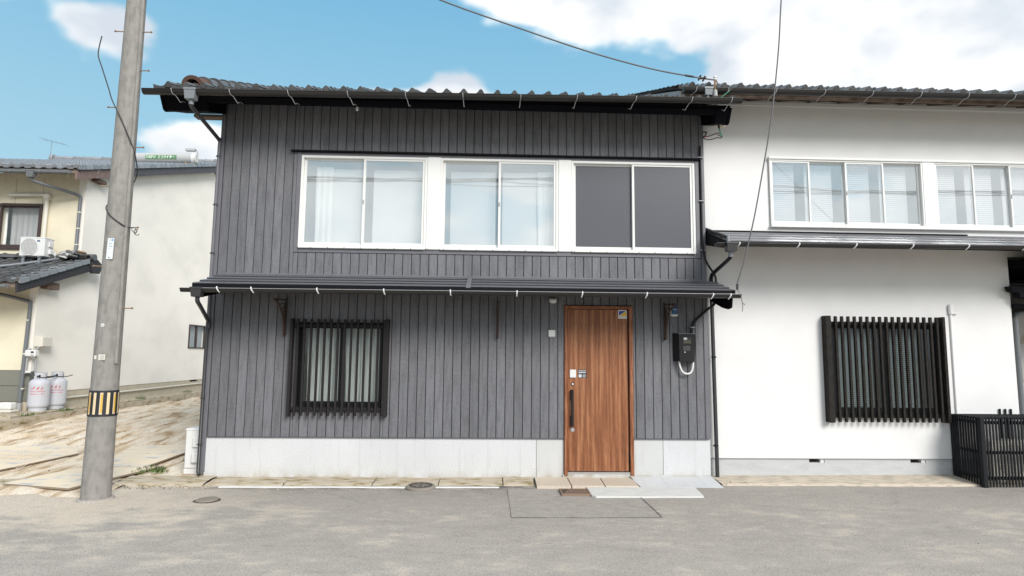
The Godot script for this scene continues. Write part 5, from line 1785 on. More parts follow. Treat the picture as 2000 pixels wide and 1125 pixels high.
	m.quad(Vector3(10.835, 1.765, -0.04), Vector3(11.915, 1.765, -0.04), Vector3(11.915, 2.425, -0.04), Vector3(10.835, 2.425, -0.04), Vector3(0, 0, 1))
	put(m, "pane", M.glass_plain, sw)
	m = mb(sw)
	m.xf = Transform3D(Basis(Vector3.UP, PI * 0.5), Vector3(X - 0.12, 0, 0))
	m.box(Vector3(10.80, 1.73, -0.01), Vector3(11.95, 2.46, 0.0))
	put(m, "screen", M.plastic_grey, sw)
	# main roof
	var y0 := 5.56
	m = mb(h)
	m.prism(PackedVector2Array([Vector2(-4.95, y0 - 0.01), Vector2(-11.6, y0 - 0.01 + slope * 6.65), Vector2(-18.4, y0 - 0.01), Vector2(-18.4, y0 - 0.11), Vector2(-11.6, y0 - 0.11 + slope * 6.65), Vector2(-4.95, y0 - 0.11)]), -16.2, -9.02, func(u: float, v: float, dd: float) -> Vector3: return Vector3(dd, v, u))
	put(m, "roof", M.soffit, h)
	tile_roof(h, -16.2, -8.965, y0, -4.90, -11.55, slope, 1, ["tile_silver_0", "tile_silver_1", "tile_silver_2"], -11.3)
	m = mb(h)   # verge: tiles that turn down over the board, one by one
	var vt := MB.new()
	vt.prism(PackedVector2Array([Vector2(0.0, 0.03), Vector2(0.0, -0.06), Vector2(-0.02, -0.075), Vector2(-0.245, -0.055), Vector2(-0.245, 0.005)]), -0.02, 0.02, func(u: float, v: float, dd: float) -> Vector3: return Vector3(dd, v, u))
	vt.box(Vector3(-0.16, 0.0, -0.25), Vector3(0.02, 0.032, 0.0), 0.006)
	var vmesh := vt.mesh()
	for i in 27:
		var z := -4.90 - i * 0.2475
		inst(vmesh, "verge_tile", M["tile_silver_%d" % (rng.randi() % 3)], h, Transform3D(Basis(Vector3.RIGHT, atan(slope) - 0.10), Vector3(-8.965, y0 + 0.040 + slope * (-4.90 - z), z)))
	for s in [[-4.93, -6.9, M.verge_brown], [-6.905, -11.6, M.verge_dark]]:
		m = mb(h)
		var ya: float = y0 - 0.045 + slope * (-4.95 - s[0])
		var yb: float = y0 - 0.045 + slope * (-4.95 - s[1])
		m.prism(PackedVector2Array([Vector2(s[0], ya), Vector2(s[1], yb), Vector2(s[1], yb - 0.19), Vector2(s[0], ya - 0.19)]), -9.03, -8.985, func(u: float, v: float, dd: float) -> Vector3: return Vector3(dd, v, u))
		put(m, "bargeboard", s[2], h)
	pbox(h, "beam_end", M.rafter, Vector3(-9.2, 5.50, -6.05), Vector3(-9.04, 5.58, -5.75), 0.004)
	var cap := cap_mesh(0.10, 0.32)
	for i in 18:
		inst(cap, "cap_tile", M["tile_silver_%d" % (i % 3)], h, Transform3D(Basis(Vector3.UP, -PI * 0.5), Vector3(-14.2 + i * 0.30, y0 + slope * 6.65 + 0.10, -11.6)))
	pbox(h, "ridge_base", M.tile_silver_0, Vector3(-14.25, y0 + slope * 6.65 - 0.06, -11.70), Vector3(-8.98, y0 + slope * 6.65 + 0.11, -11.50), 0.01)
	m = mb(h)
	m.xf = Transform3D(Basis(Vector3(0, 0, 1), PI * 0.5), Vector3(-14.3, y0 + slope * 6.65 + 0.12, -11.6))
	m.lathe([Vector2(0.0, 0.05), Vector2(0.13, 0.05), Vector2(0.15, 0.0), Vector2(0.13, -0.05), Vector2(0.0, -0.05)], 14)
	put(m, "ridge_end_tile", M.tile_silver_1, h)
	gutter(h, -16.2, 5.46, -9.10, 5.475, -4.86, 0.055, M.zinc_grey)
	for i in 6:
		hook(h, -11.6 + i * 0.62, 5.468, -4.86, 0.055, M.galv, -0.05)
	rain_head(h, -9.90, 5.47, -4.86, 0.16, 0.15, M.pipe_grey)
	ptube(h, "downpipe", M.pipe_grey, curve([Vector3(-9.90, 5.33, -4.88), Vector3(-9.88, 5.26, -4.92), Vector3(-9.58, 5.18, -5.22), Vector3(-9.32, 5.11, -5.48), Vector3(-9.27, 5.06, -5.53), Vector3(-9.27, 4.95, -5.53)], 4), 0.035, 10)
	ptube(h, "downpipe", M.pipe_grey, [Vector3(-9.27, 4.99, -5.53), Vector3(-9.275, 3.86, -5.53), Vector3(-9.29, 3.81, -5.50), Vector3(-9.45, 3.79, -5.44), Vector3(-9.50, 3.76, -5.40), Vector3(-9.505, 3.66, -5.38)], 0.036, 10)
	for y in [4.72, 4.35, 3.98]:
		pipe_clip(h, -9.27, y, -5.53, 0.036, M.plastic_cream)
	# lower roof
	var y1 := 2.92
	var s2 := 0.35
	m = mb(h)
	m.prism(PackedVector2Array([Vector2(-3.62, y1 - 0.01), Vector2(-5.6, y1 - 0.01 + s2 * 1.98), Vector2(-5.6, y1 - 0.11 + s2 * 1.98), Vector2(-3.62, y1 - 0.10)]), -16.2, -9.02, func(u: float, v: float, dd: float) -> Vector3: return Vector3(dd, v, u))
	put(m, "roof", M.soffit, h)
	tile_roof(h, -16.2, -8.965, y1, -3.57, -5.58, s2, 9, ["tile_0", "tile_1", "tile_2"], -11.0)
	for i in 8:
		var z := -3.56 - i * 0.2475
		inst(vmesh, "verge_tile", M["tile_silver_%d" % (rng.randi() % 3)], h, Transform3D(Basis(Vector3.RIGHT, atan(s2) - 0.10), Vector3(-8.965, y1 + 0.040 + s2 * (-3.57 - z), z)))
	m = mb(h)
	m.prism(PackedVector2Array([Vector2(-3.55, y1 - 0.04), Vector2(-5.75, y1 - 0.04 + s2 * 2.20), Vector2(-5.70, y1 - 0.26 + s2 * 2.15), Vector2(-3.58, y1 - 0.21)]), -9.03, -8.985, func(u: float, v: float, dd: float) -> Vector3: return Vector3(dd, v, u))
	put(m, "bargeboard", M.verge_black, h)
	m = mb(h)
	m.prism(PackedVector2Array([Vector2(-5.55, 3.56), Vector2(-5.78, 3.72), Vector2(-6.05, 3.58), Vector2(-5.95, 3.38), Vector2(-5.70, 3.36)]), -9.03, -8.97, func(u: float, v: float, dd: float) -> Vector3: return Vector3(dd, v, u))
	put(m, "bargeboard_end", M.verge_black, h)
	ptube(h, "ridge_end_tile", M.tile_1, [Vector3(-9.15, 3.72, -5.68), Vector3(-8.93, 3.72, -5.68)], 0.075, 14)
	for i in 7:
		inst(cap, "cap_tile", M["tile_%d" % (i % 3)], h, Transform3D(Basis(Vector3.UP, -PI * 0.5), Vector3(-11.1 + i * 0.30, 3.655, -5.52)))
	pbox(h, "beam_end", M.rafter, Vector3(-9.2, 2.88, -4.78), Vector3(-9.04, 3.02, -4.45), 0.004)
	gutter(h, -16.2, 2.84, -9.16, 2.85, -3.53, 0.05, M.zinc_grey)
	ptube(h, "downpipe", M.pipe_grey, curve([Vector3(-10.6, 2.86, -3.6), Vector3(-10.2, 2.80, -3.95), Vector3(-9.87, 2.74, -4.25), Vector3(-9.33, 2.61, -4.31), Vector3(-9.27, 2.57, -4.315), Vector3(-9.262, 2.47, -4.315)], 4), 0.036, 10)
	ptube(h, "downpipe", M.pipe_grey, [Vector3(-9.262, 2.50, -4.315), Vector3(-9.29, 0.52, -4.30)], 0.038, 10)
	ptube(h, "pipe_socket", M.plastic_grey, [Vector3(-9.29, 0.58, -4.30), Vector3(-9.29, 0.43, -4.30)], 0.050, 10)
	for y in [2.22, 1.55, 0.86]:
		pipe_clip(h, -9.275, y, -4.312, 0.038, M.plastic_cream)

func cream_house_fixtures() -> void:
	# pipe lying down the lower tiles
	var rp := thing("roof_drain_pipe", "pale green-grey drain pipe lying slantwise down the lower tiled roof", "pipe", Vector3(-9.6, 3.6, -5.2))
	ptube(rp, "pipe", M.zinc_grey, [Vector3(-9.48, 3.63, -5.33), Vector3(-9.95, 3.40, -4.72), Vector3(-10.9, 3.10, -3.88)], 0.030, 10)
	# refrigerant duct on the front wall
	var du := thing("wall_duct", "white pipe duct bending over the upper window of the cream house", "duct", Vector3(-10.0, 4.1, -5.5))
	ptube(du, "duct", M.plastic_cream, curve([Vector3(-10.82, 5.09, -5.53), Vector3(-10.4, 5.10, -5.53), Vector3(-10.10, 5.105, -5.53), Vector3(-10.03, 5.09, -5.53), Vector3(-10.005, 5.03, -5.53), Vector3(-10.00, 4.6, -5.53), Vector3(-10.00, 3.90, -5.52)], 4), 0.042, 10)
	pbox(du, "elbow_cover", M.plastic_cream, Vector3(-10.07, 4.99, -5.60), Vector3(-9.94, 5.13, -5.47), 0.02)
	var a := ac_unit("air_conditioner", "white air conditioner unit standing on the cream house's lower tiled roof", Vector3(-9.585, 3.60, -5.14), 0.0, 0.52, 0.44, 0.29, true)
	var m := MB.new()
	m.box(Vector3(-0.16, 0.345, 0.146), Vector3(-0.10, 0.375, 0.149))
	put(m, "badge", M.blue_box, a)
	# broken tiles heaped at the top of the lower verge
	var dt := thing("tile_debris", "heap of broken tiles and mortar at the end of the lower roof", "debris", Vector3(-9.25, 3.62, -5.4))
	for i in 9:
		m = mb(dt)
		m.xf = Transform3D(Basis.from_euler(Vector3(rng.randf_range(-0.6, 0.6), rng.randf_range(-2, 2), rng.randf_range(-0.6, 0.6))), Vector3(-9.38 + 0.045 * i + rng.randf_range(-0.04, 0.04), 3.68 + 0.03 * (i % 4), -5.36 + rng.randf_range(-0.08, 0.08)))
		m.box(Vector3(-0.09, -0.02, -0.06), Vector3(0.09, 0.02, 0.06), 0.012)
		put(m, "fragment", M.mortar if i < 3 else (M.rust_light if i == 7 else M["tile_%d" % (i % 3)]), dt)
	ptube(dt, "wire_end", M.cable_grey, curve([Vector3(-9.75, 3.66, -5.2), Vector3(-9.6, 3.70, -5.25), Vector3(-9.5, 3.66, -5.2), Vector3(-9.4, 3.72, -5.3)], 4), 0.010, 6)
	# junction box and gas meter at the corner
	var jb := thing("junction_box", "cream plastic box on the cream house's side wall above the gas meter", "box", Vector3(-9.15, 1.69, -4.55))
	pbox(jb, "case", M.plastic_cream, Vector3(-9.20, 1.69, -4.72), Vector3(-9.05, 1.90, -4.42), 0.012)
	pbox(jb, "lid", M.plastic_cream, Vector3(-9.05, 1.70, -4.71), Vector3(-9.035, 1.89, -4.43), 0.006)
	var gm := thing("gas_meter", "white gas meter with pipes at the cream house's corner", "gas meter", Vector3(-9.12, 1.40, -4.38))
	pbox(gm, "case", M.plastic_white, Vector3(-9.24, 1.495, -4.36), Vector3(-9.03, 1.625, -4.24), 0.018)
	pbox(gm, "display", M.black_plastic, Vector3(-9.115, 1.565, -4.242), Vector3(-9.055, 1.600, -4.237), 0.002)
	pbox(gm, "badge", M.blue_box, Vector3(-9.11, 1.522, -4.242), Vector3(-9.06, 1.535, -4.238), 0.001)
	ptube(gm, "inlet_pipe", M.plastic_grey, [Vector3(-9.08, 1.69, -4.40), Vector3(-9.08, 1.62, -4.32)], 0.018, 8)
	ptube(gm, "outlet_pipe", M.plastic_grey, [Vector3(-9.215, 1.50, -4.30), Vector3(-9.225, 1.16, -4.30)], 0.016, 8)
	pbox(gm, "valve", M.plastic_white, Vector3(-9.21, 1.17, -4.33), Vector3(-9.10, 1.215, -4.27), 0.008)
	pbox(gm, "valve_head", M.plastic_grey, Vector3(-9.23, 1.60, -4.35), Vector3(-9.17, 1.66, -4.28), 0.012)
	ptube(gm, "wall_pipe", M.plastic_grey, [Vector3(-9.085, 1.50, -4.36), Vector3(-9.10, 0.44, -4.40)], 0.014, 8)
	ptube(gm, "hose", M.cable, curve([Vector3(-9.10, 1.19, -4.28), Vector3(-9.04, 1.18, -4.24), Vector3(-8.98, 1.11, -4.26), Vector3(-8.92, 1.09, -4.40), Vector3(-8.88, 1.10, -4.58), Vector3(-8.90, 1.12, -4.76)], 5), 0.012, 8)
	gas_cylinder("grey gas cylinder with red lettering nearer the corner downpipe", Vector3(-8.945, 0.425, -4.33), 0.0)
	gas_cylinder("grey gas cylinder with red lettering farther along the cream wall", Vector3(-8.930, 0.430, -4.80), 0.06)
	# plastic inspection cover
	var pc := thing("plastic_cover", "low white plastic cover on the concrete before the cream house", "cover", Vector3(-9.24, 0.43, -3.95))
	m = mb(pc)
	m.box(Vector3(-9.40, 0.43, -4.06), Vector3(-9.10, 0.475, -3.84), 0.012)
	put(m, "base", M.plastic_cream, pc)
	m = mb(pc)
	m.box(Vector3(-9.37, 0.475, -4.04), Vector3(-9.14, 0.62, -3.87), 0.03)
	put(m, "hood", M.plastic_white, pc)
	# solar water heater on the roof
	var t := thing("solar_heater", "white cylindrical solar water heater tank lying on the cream house's roof", "water heater", Vector3(-9.8, 7.25, -10.0))
	m = mb(t)
	m.tube([Vector3(-10.72, 7.405, -10.0), Vector3(-9.02, 7.435, -10.0)], 0.165, 28)
	put(m, "tank", M.tank_white, t)
	m = mb(t)
	m.tube(curve([Vector3(-9.02, 7.42, -10.0), Vector3(-8.97, 7.42, -10.0), Vector3(-8.92, 7.42, -10.0)], 2), [0.178, 0.182, 0.18, 0.165, 0.12], 28)
	put(m, "end_cap", M.plastic_white, t)
	ptube(t, "side_pipe", M.plastic_grey, curve([Vector3(-9.12, 7.70, -10.0), Vector3(-8.99, 7.72, -9.98), Vector3(-8.90, 7.66, -9.95), Vector3(-8.86, 7.5, -9.92), Vector3(-8.85, 7.28, -9.9)], 4), 0.018, 8)
	pbox(t, "header_box", M.tank_white, Vector3(-9.26, 7.66, -10.06), Vector3(-8.98, 7.745, -9.94), 0.012)
	pbox(t, "support", M.rust, Vector3(-10.75, 7.215, -10.05), Vector3(-9.0, 7.245, -9.95), 0.004)
	for x in [-10.5, -9.2]:
		pbox(t, "foot", M.rust_light, Vector3(x - 0.03, 7.15, -10.15), Vector3(x + 0.03, 7.30, -9.9), 0.004)
	var im := blank(256, 40, Color(0.36, 0.52, 0.36))
	ink(im, ["C", "H", "O", "F", "U"], 8, 8, 3.6, Color(0.9, 0.93, 0.9), 3.4, 0.10, 4.3)
	ink(im, ["e", "ko", "wa", "i", "ta", "bar"], 104, 7, 4.2, Color(0.95, 0.97, 0.95), 3.6, 0.12, 5.6)
	m = mb(t)
	for i in 8:   # the label lies on the curve of the tank
		var a0 := 0.34 - i * 0.10
		var a1 := 0.34 - (i + 1) * 0.10
		var p0 := Vector3(0, sin(a0), cos(a0)) * 0.168
		var p1 := Vector3(0, sin(a1), cos(a1)) * 0.168
		var xa := -10.36
		var xb := -9.44
		var ca := Vector3(0, 7.4115, -10.0)
		var cb := Vector3(0, 7.4275, -10.0)
		var nn := (p0 + p1).normalized()
		var va := i / 8.0
		var vb := (i + 1) / 8.0
		m.tri(Vector3(xa, 0, 0) + ca + p0, Vector3(xb, 0, 0) + cb + p0, Vector3(xb, 0, 0) + cb + p1, nn, nn, nn, Vector2(0, va), Vector2(1, va), Vector2(1, vb))
		m.tri(Vector3(xa, 0, 0) + ca + p0, Vector3(xb, 0, 0) + cb + p1, Vector3(xa, 0, 0) + ca + p1, nn, nn, nn, Vector2(0, va), Vector2(1, vb), Vector2(0, vb))
	put(m, "label", printed("tank_label", im), t)
	# television aerial
	var an := thing("roof_aerial", "thin television aerial above the cream house's roof", "aerial", Vector3(-12.5, 6.7, -9.0))
	ptube(an, "mast", M.zinc_grey, [Vector3(-12.53, 6.75, -9.0), Vector3(-12.51, 7.52, -9.0)], 0.006, 6)
	ptube(an, "boom", M.zinc_grey, [Vector3(-12.80, 7.60, -9.0), Vector3(-12.10, 7.44, -9.0)], 0.004, 6)
	for i in 5:
		var x := -12.75 + i * 0.15
		ptube(an, "element", M.zinc_grey, [Vector3(x, 7.59 - i * 0.034, -9.18), Vector3(x, 7.59 - i * 0.034, -8.82)], 0.003, 6)

func gas_cylinder(label: String, at: Vector3, turn: float) -> void:
	var g := thing("gas_cylinder", label, "gas cylinder", at, "gas cylinders beside the cream house")
	var m := mb(g)
	var r := 0.178
	m.lathe([Vector2(0.150, 0.07), Vector2(0.150, 0.0)], 28, at)
	put(m, "foot_ring", M.cyl_grey, g)
	m = mb(g)
	var prof := [Vector2(0.0, 0.645), Vector2(0.06, 0.642), Vector2(0.11, 0.628), Vector2(0.15, 0.602), Vector2(0.172, 0.568), Vector2(r, 0.53), Vector2(r, 0.51), Vector2(r + 0.002, 0.505), Vector2(r, 0.50), Vector2(r, 0.135), Vector2(r + 0.002, 0.13), Vector2(r, 0.125), Vector2(r, 0.11), Vector2(0.170, 0.085), Vector2(0.150, 0.06)]
	m.lathe(prof, 36, at)
	put(m, "body", M.cyl_grey, g)
	m = mb(g)
	for j in 20:
		if j in [3, 4, 8, 9, 13, 14, 18, 19]:
			continue
		var a0 := TAU * j / 20
		var a1 := TAU * (j + 1) / 20
		var d0 := Vector3(cos(a0), 0, sin(a0)) * 0.105
		var d1 := Vector3(cos(a1), 0, sin(a1)) * 0.105
		m.quad(at + d0 + Vector3(0, 0.62, 0), at + d1 + Vector3(0, 0.62, 0), at + d1 + Vector3(0, 0.75, 0), at + d0 + Vector3(0, 0.75, 0), (d0 + d1).normalized())
	m.lathe([Vector2(0.098, 0.752), Vector2(0.108, 0.752), Vector2(0.108, 0.715), Vector2(0.098, 0.715)], 20, at)
	put(m, "collar", M.cyl_grey, g)
	m = mb(g)
	m.lathe([Vector2(0.0, 0.72), Vector2(0.03, 0.72), Vector2(0.03, 0.68), Vector2(0.018, 0.675), Vector2(0.018, 0.64)], 12, at)
	put(m, "valve", M.iron_cover, g)
	m = mb(g)
	m.tube(curve([at + Vector3(0.02, 0.68, 0.02), at + Vector3(0.08, 0.66, 0.08), at + Vector3(0.12, 0.655, -0.1), at + Vector3(0.10, 0.68, -0.3)], 4), 0.009, 6)
	put(m, "hose", M.cable, g)
	if not M.has("gas_print"):
		var base := M.cyl_grey.albedo_color as Color
		var im := blank(192, 128, base)
		var red := Color(0.72, 0.20, 0.26)
		ink(im, ["L", "P"], 14, 10, 5.2, red, 5.5, 0.22, 5.0)
		ink(im, ["ga", "su"], 82, 10, 5.4, red, 5.5, 0.22, 7.6)
		scrawl(im, Rect2i(10, 58, 60, 14), red, 21)
		scrawl(im, Rect2i(78, 58, 96, 14), red, 22)
		scrawl(im, Rect2i(10, 88, 86, 14), red, 23)
		im.fill_rect(Rect2i(104, 94, 16, 4), red)
		scrawl(im, Rect2i(128, 88, 44, 14), red, 24)
		printed("gas_print", im, 0.45)
	m = mb(g)
	var face := atan2(0.0 - at.x, 8.4 - at.z) - 0.12 + turn    # towards the street corner
	for j in 16:
		var a0 := face - 0.85 + 1.7 * j / 16.0
		var a1 := face - 0.85 + 1.7 * (j + 1) / 16.0
		var d0 := Vector3(sin(a0), 0, cos(a0))
		var d1 := Vector3(sin(a1), 0, cos(a1))
		var rr := r + 0.0025
		var yt := Vector3(0, 0.49, 0)
		var yb := Vector3(0, 0.285, 0)
		m.tri(at + d0 * rr + yt, at + d1 * rr + yt, at + d1 * rr + yb, d0, d1, d1, Vector2(j / 16.0, 0), Vector2((j + 1) / 16.0, 0), Vector2((j + 1) / 16.0, 1))
		m.tri(at + d0 * rr + yt, at + d1 * rr + yb, at + d0 * rr + yb, d0, d1, d0, Vector2(j / 16.0, 0), Vector2((j + 1) / 16.0, 1), Vector2(j / 16.0, 1))
	put(m, "lettering", M.gas_print, g)

# ---------------------------------------------------------------- the pole
func utility_pole() -> void:
	var px := -4.385
	var pz := 1.13
	var p := thing("utility_pole", "round grey concrete utility pole with a yellow and black band", "utility pole", Vector3(px, -0.03, pz))
	var rad := func(y: float) -> float: return 0.1485 - 0.0075 * y
	var pts := []
	var rs := []
	for i in 23:
		var y := -0.12 + i * 0.5
		pts.append(Vector3(px + 0.0016 * y, y, pz))
		rs.append(rad.call(y))
	var m := mb(p)
	m.tube(pts, rs, 40)
	put(m, "shaft", M.pole_concrete, p)
	# half-round conduit strapped to the side
	var cd := []
	for i in 16:
		var y := 1.48 + i * 0.55
		cd.append(Vector3(px + 0.0016 * y + (rad.call(y) + 0.004) * 0.93, y, pz + (rad.call(y) + 0.004) * 0.36))
	ptube(p, "conduit", M.pole_concrete, cd, 0.021, 10)
	for b in [[5.487, -1], [5.487, 1], [4.996, 1], [4.526, -1], [4.037, 1], [3.554, -1], [3.064, 1], [2.601, -1], [2.113, 1], [6.0, -1], [6.45, 1], [7.0, -1], [7.5, 1]]:
		var y: float = b[0]
		var s: float = b[1]
		var r: float = rad.call(y)
		m = mb(p)
		m.tube([Vector3(px + s * (r - 0.02), y, pz), Vector3(px + s * (r + 0.105), y + 0.004, pz)], 0.0065, 7)
		m.tube([Vector3(px + s * (r + 0.100), y + 0.004, pz), Vector3(px + s * (r + 0.114), y + 0.004, pz)], 0.012, 8)
		put(m, "step_bolt", M.rust_light, p)
	# warning band with raised stripes
	var bd := Node3D.new()
	bd.name = "warning_band"
	p.add_child(bd, true)
	origin[bd] = org(p)
	m = mb(bd)
	m.lathe([Vector2(rad.call(1.178) + 0.001, 1.178), Vector2(rad.call(1.178) + 0.007, 1.176), Vector2(rad.call(0.895) + 0.007, 0.892), Vector2(rad.call(0.895), 0.890)], 40, Vector3(px + 0.0016, 0, pz))
	put(m, "sleeve", M.band_black, bd)
	var arc := func(a: float, half: float, y0: float, y1: float, lift: float, m2: Material, called: String) -> void:
		var q := mb(bd)
		var st := 4
		for j in st:
			var a0 := a - half + 2.0 * half * j / st
			var a1 := a - half + 2.0 * half * (j + 1) / st
			var d0 := Vector3(sin(a0), 0, cos(a0))
			var d1 := Vector3(sin(a1), 0, cos(a1))
			var c := Vector3(px + 0.0016, 0, pz)
			var rb: float = rad.call(y0) + lift
			var rt2: float = rad.call(y1) + lift
			q.quad(c + d0 * rb + Vector3(0, y0, 0), c + d1 * rb + Vector3(0, y0, 0), c + d1 * rt2 + Vector3(0, y1, 0), c + d0 * rt2 + Vector3(0, y1, 0), (d0 + d1).normalized())
		put(q, called, m2, bd)
	for k in 14:
		var a := -1.02 + k * 0.4488 + 0.515 - 0.4488
		arc.call(a, 0.098, 0.915, 1.155, 0.0095, M.pale_yellow, "pale_stripe")
		if k % 2 == 1:
			arc.call(a + 0.03, 0.055, 0.935, 1.138, 0.0115, M.yellow, "yellow_stripe")
	# plates
	var im := blank(32, 96, Color(0.86, 0.88, 0.89))
	im.fill_rect(Rect2i(20, 4, 9, 9), Color(0.45, 0.60, 0.80))
	scrawl(im, Rect2i(8, 22, 16, 6), Color(0.62, 0.65, 0.68), 31)
	scrawl(im, Rect2i(8, 34, 16, 6), Color(0.62, 0.65, 0.68), 32)
	scrawl(im, Rect2i(8, 46, 16, 5), Color(0.66, 0.69, 0.72), 33)
	im.fill_rect(Rect2i(13, 6, 4, 4), Color(0.2, 0.2, 0.2))
	im.fill_rect(Rect2i(11, 86, 5, 5), Color(0.1, 0.1, 0.1))
	m = mb(p)
	var tilt := atan2(-0.07, 1.0)
	m.xf = Transform3D(Basis(Vector3.UP, -0.16) * Basis(Vector3(0, 0, 1), -0.02), Vector3(px + 0.02, 2.79, pz + 0.136))
	m.box(Vector3(-0.042, -0.122, -0.004), Vector3(0.042, 0.122, 0.0))
	put(m, "plate_backing", M.galv, p)
	m = mb(p)
	m.xf = Transform3D(Basis(Vector3.UP, -0.16) * Basis(Vector3(0, 0, 1), -0.02), Vector3(px + 0.02, 2.79, pz + 0.136))
	m.uquad(Vector3(-0.041, 0.121, 0.002), Vector3(0.041, 0.121, 0.002), Vector3(0.041, -0.121, 0.002), Vector3(-0.041, -0.121, 0.002), Vector3(0, 0, 1))
	put(m, "number_plate", printed("pole_plate", im), p)
	m = mb(p)
	m.xf = Transform3D(Basis(Vector3.UP, -0.28), Vector3(px + 0.012, 1.549, pz + 0.139))
	m.box(Vector3(-0.062, -0.033, -0.004), Vector3(0.062, 0.033, 0.004), 0.003)
	m.box(Vector3(-0.085, -0.026, -0.02), Vector3(-0.050, 0.020, 0.010), 0.006)
	put(m, "tag_plate", M.plastic_cream, p)
	im = blank(32, 32, Color(0.82, 0.81, 0.77))
	for yy in 32:
		for xx in 32:
			var q := Vector2(xx - 15.5, yy - 15.5).length()
			if q < 13.0 and q > 10.0 or q < 4.0:
				im.set_pixel(xx, yy, Color(0.60, 0.62, 0.62))
	m = mb(p)
	m.xf = Transform3D(Basis(Vector3.UP, -0.28), Vector3(px + 0.012, 1.549, pz + 0.139))
	m.uquad(Vector3(0.0, 0.027, 0.0055), Vector3(0.054, 0.027, 0.0055), Vector3(0.054, -0.027, 0.0055), Vector3(0.0, -0.027, 0.0055), Vector3(0, 0, 1))
	put(m, "tag_mark", printed("tag_mark", im), p)
	m = mb(p)
	m.xf = Transform3D(Basis(Vector3.UP, -0.1), Vector3(px + 0.005, 1.911, pz + 0.131))
	m.tube([Vector3(0, 0, 0), Vector3(0, 0, 0.008)], 0.020, 16)
	put(m, "round_tag", M.plastic_white, p)
	m = mb(p)
	m.xf = Transform3D(Basis(Vector3.UP, -0.1), Vector3(px + 0.005, 1.911, pz + 0.131))
	m.tube([Vector3(0, 0, 0.008), Vector3(0, 0, 0.010)], 0.006, 10)
	put(m, "round_tag_centre", M.cable_grey, p)
	# loose guy wire winding round the shaft, a twist of wire at one bolt
	ptube(p, "loose_wire", M.cable, curve([Vector3(-4.676, 5.360, 1.25), Vector3(-4.69, 5.22, 1.26), Vector3(-4.685, 5.104, 1.27), Vector3(-4.63, 4.97, 1.28), Vector3(-4.581, 4.841, 1.28), Vector3(-4.52, 4.68, 1.28), Vector3(-4.481, 4.560, 1.27), Vector3(-4.37, 4.344, 1.26), Vector3(-4.285, 4.147, 1.235), Vector3(-4.240, 3.98, 1.17), Vector3(-4.236, 3.85, 1.11), Vector3(-4.26, 3.75, 1.04), Vector3(-4.34, 3.62, 0.985), Vector3(-4.46, 3.48, 1.02), Vector3(-4.510, 3.37, 1.11), Vector3(-4.480, 3.27, 1.22), Vector3(-4.39, 3.17, 1.262), Vector3(-4.30, 3.10, 1.245), Vector3(-4.255, 3.065, 1.19), Vector3(-4.19, 3.062, 1.145)], 5), 0.0065, 6)
	m = mb(p)
	var knot := []
	for i in 26:
		var a := i * 0.75
		knot.append(Vector3(-4.19 + 0.022 * cos(a) + i * 0.0012, 3.045 + 0.026 * sin(a) - 0.0018 * i, 1.135 + 0.02 * sin(a * 0.6)))
	m.tube(knot, 0.0045, 5)
	put(m, "wire_twist", M.cable_grey, p)
	m = mb(p)   # cement collar in the asphalt
	m.lathe([Vector2(0.15, -0.010), Vector2(0.185, -0.020), Vector2(0.20, -0.045)], 28, Vector3(px, 0, pz))
	put(m, "cement_collar", M.asphalt_patch, p)

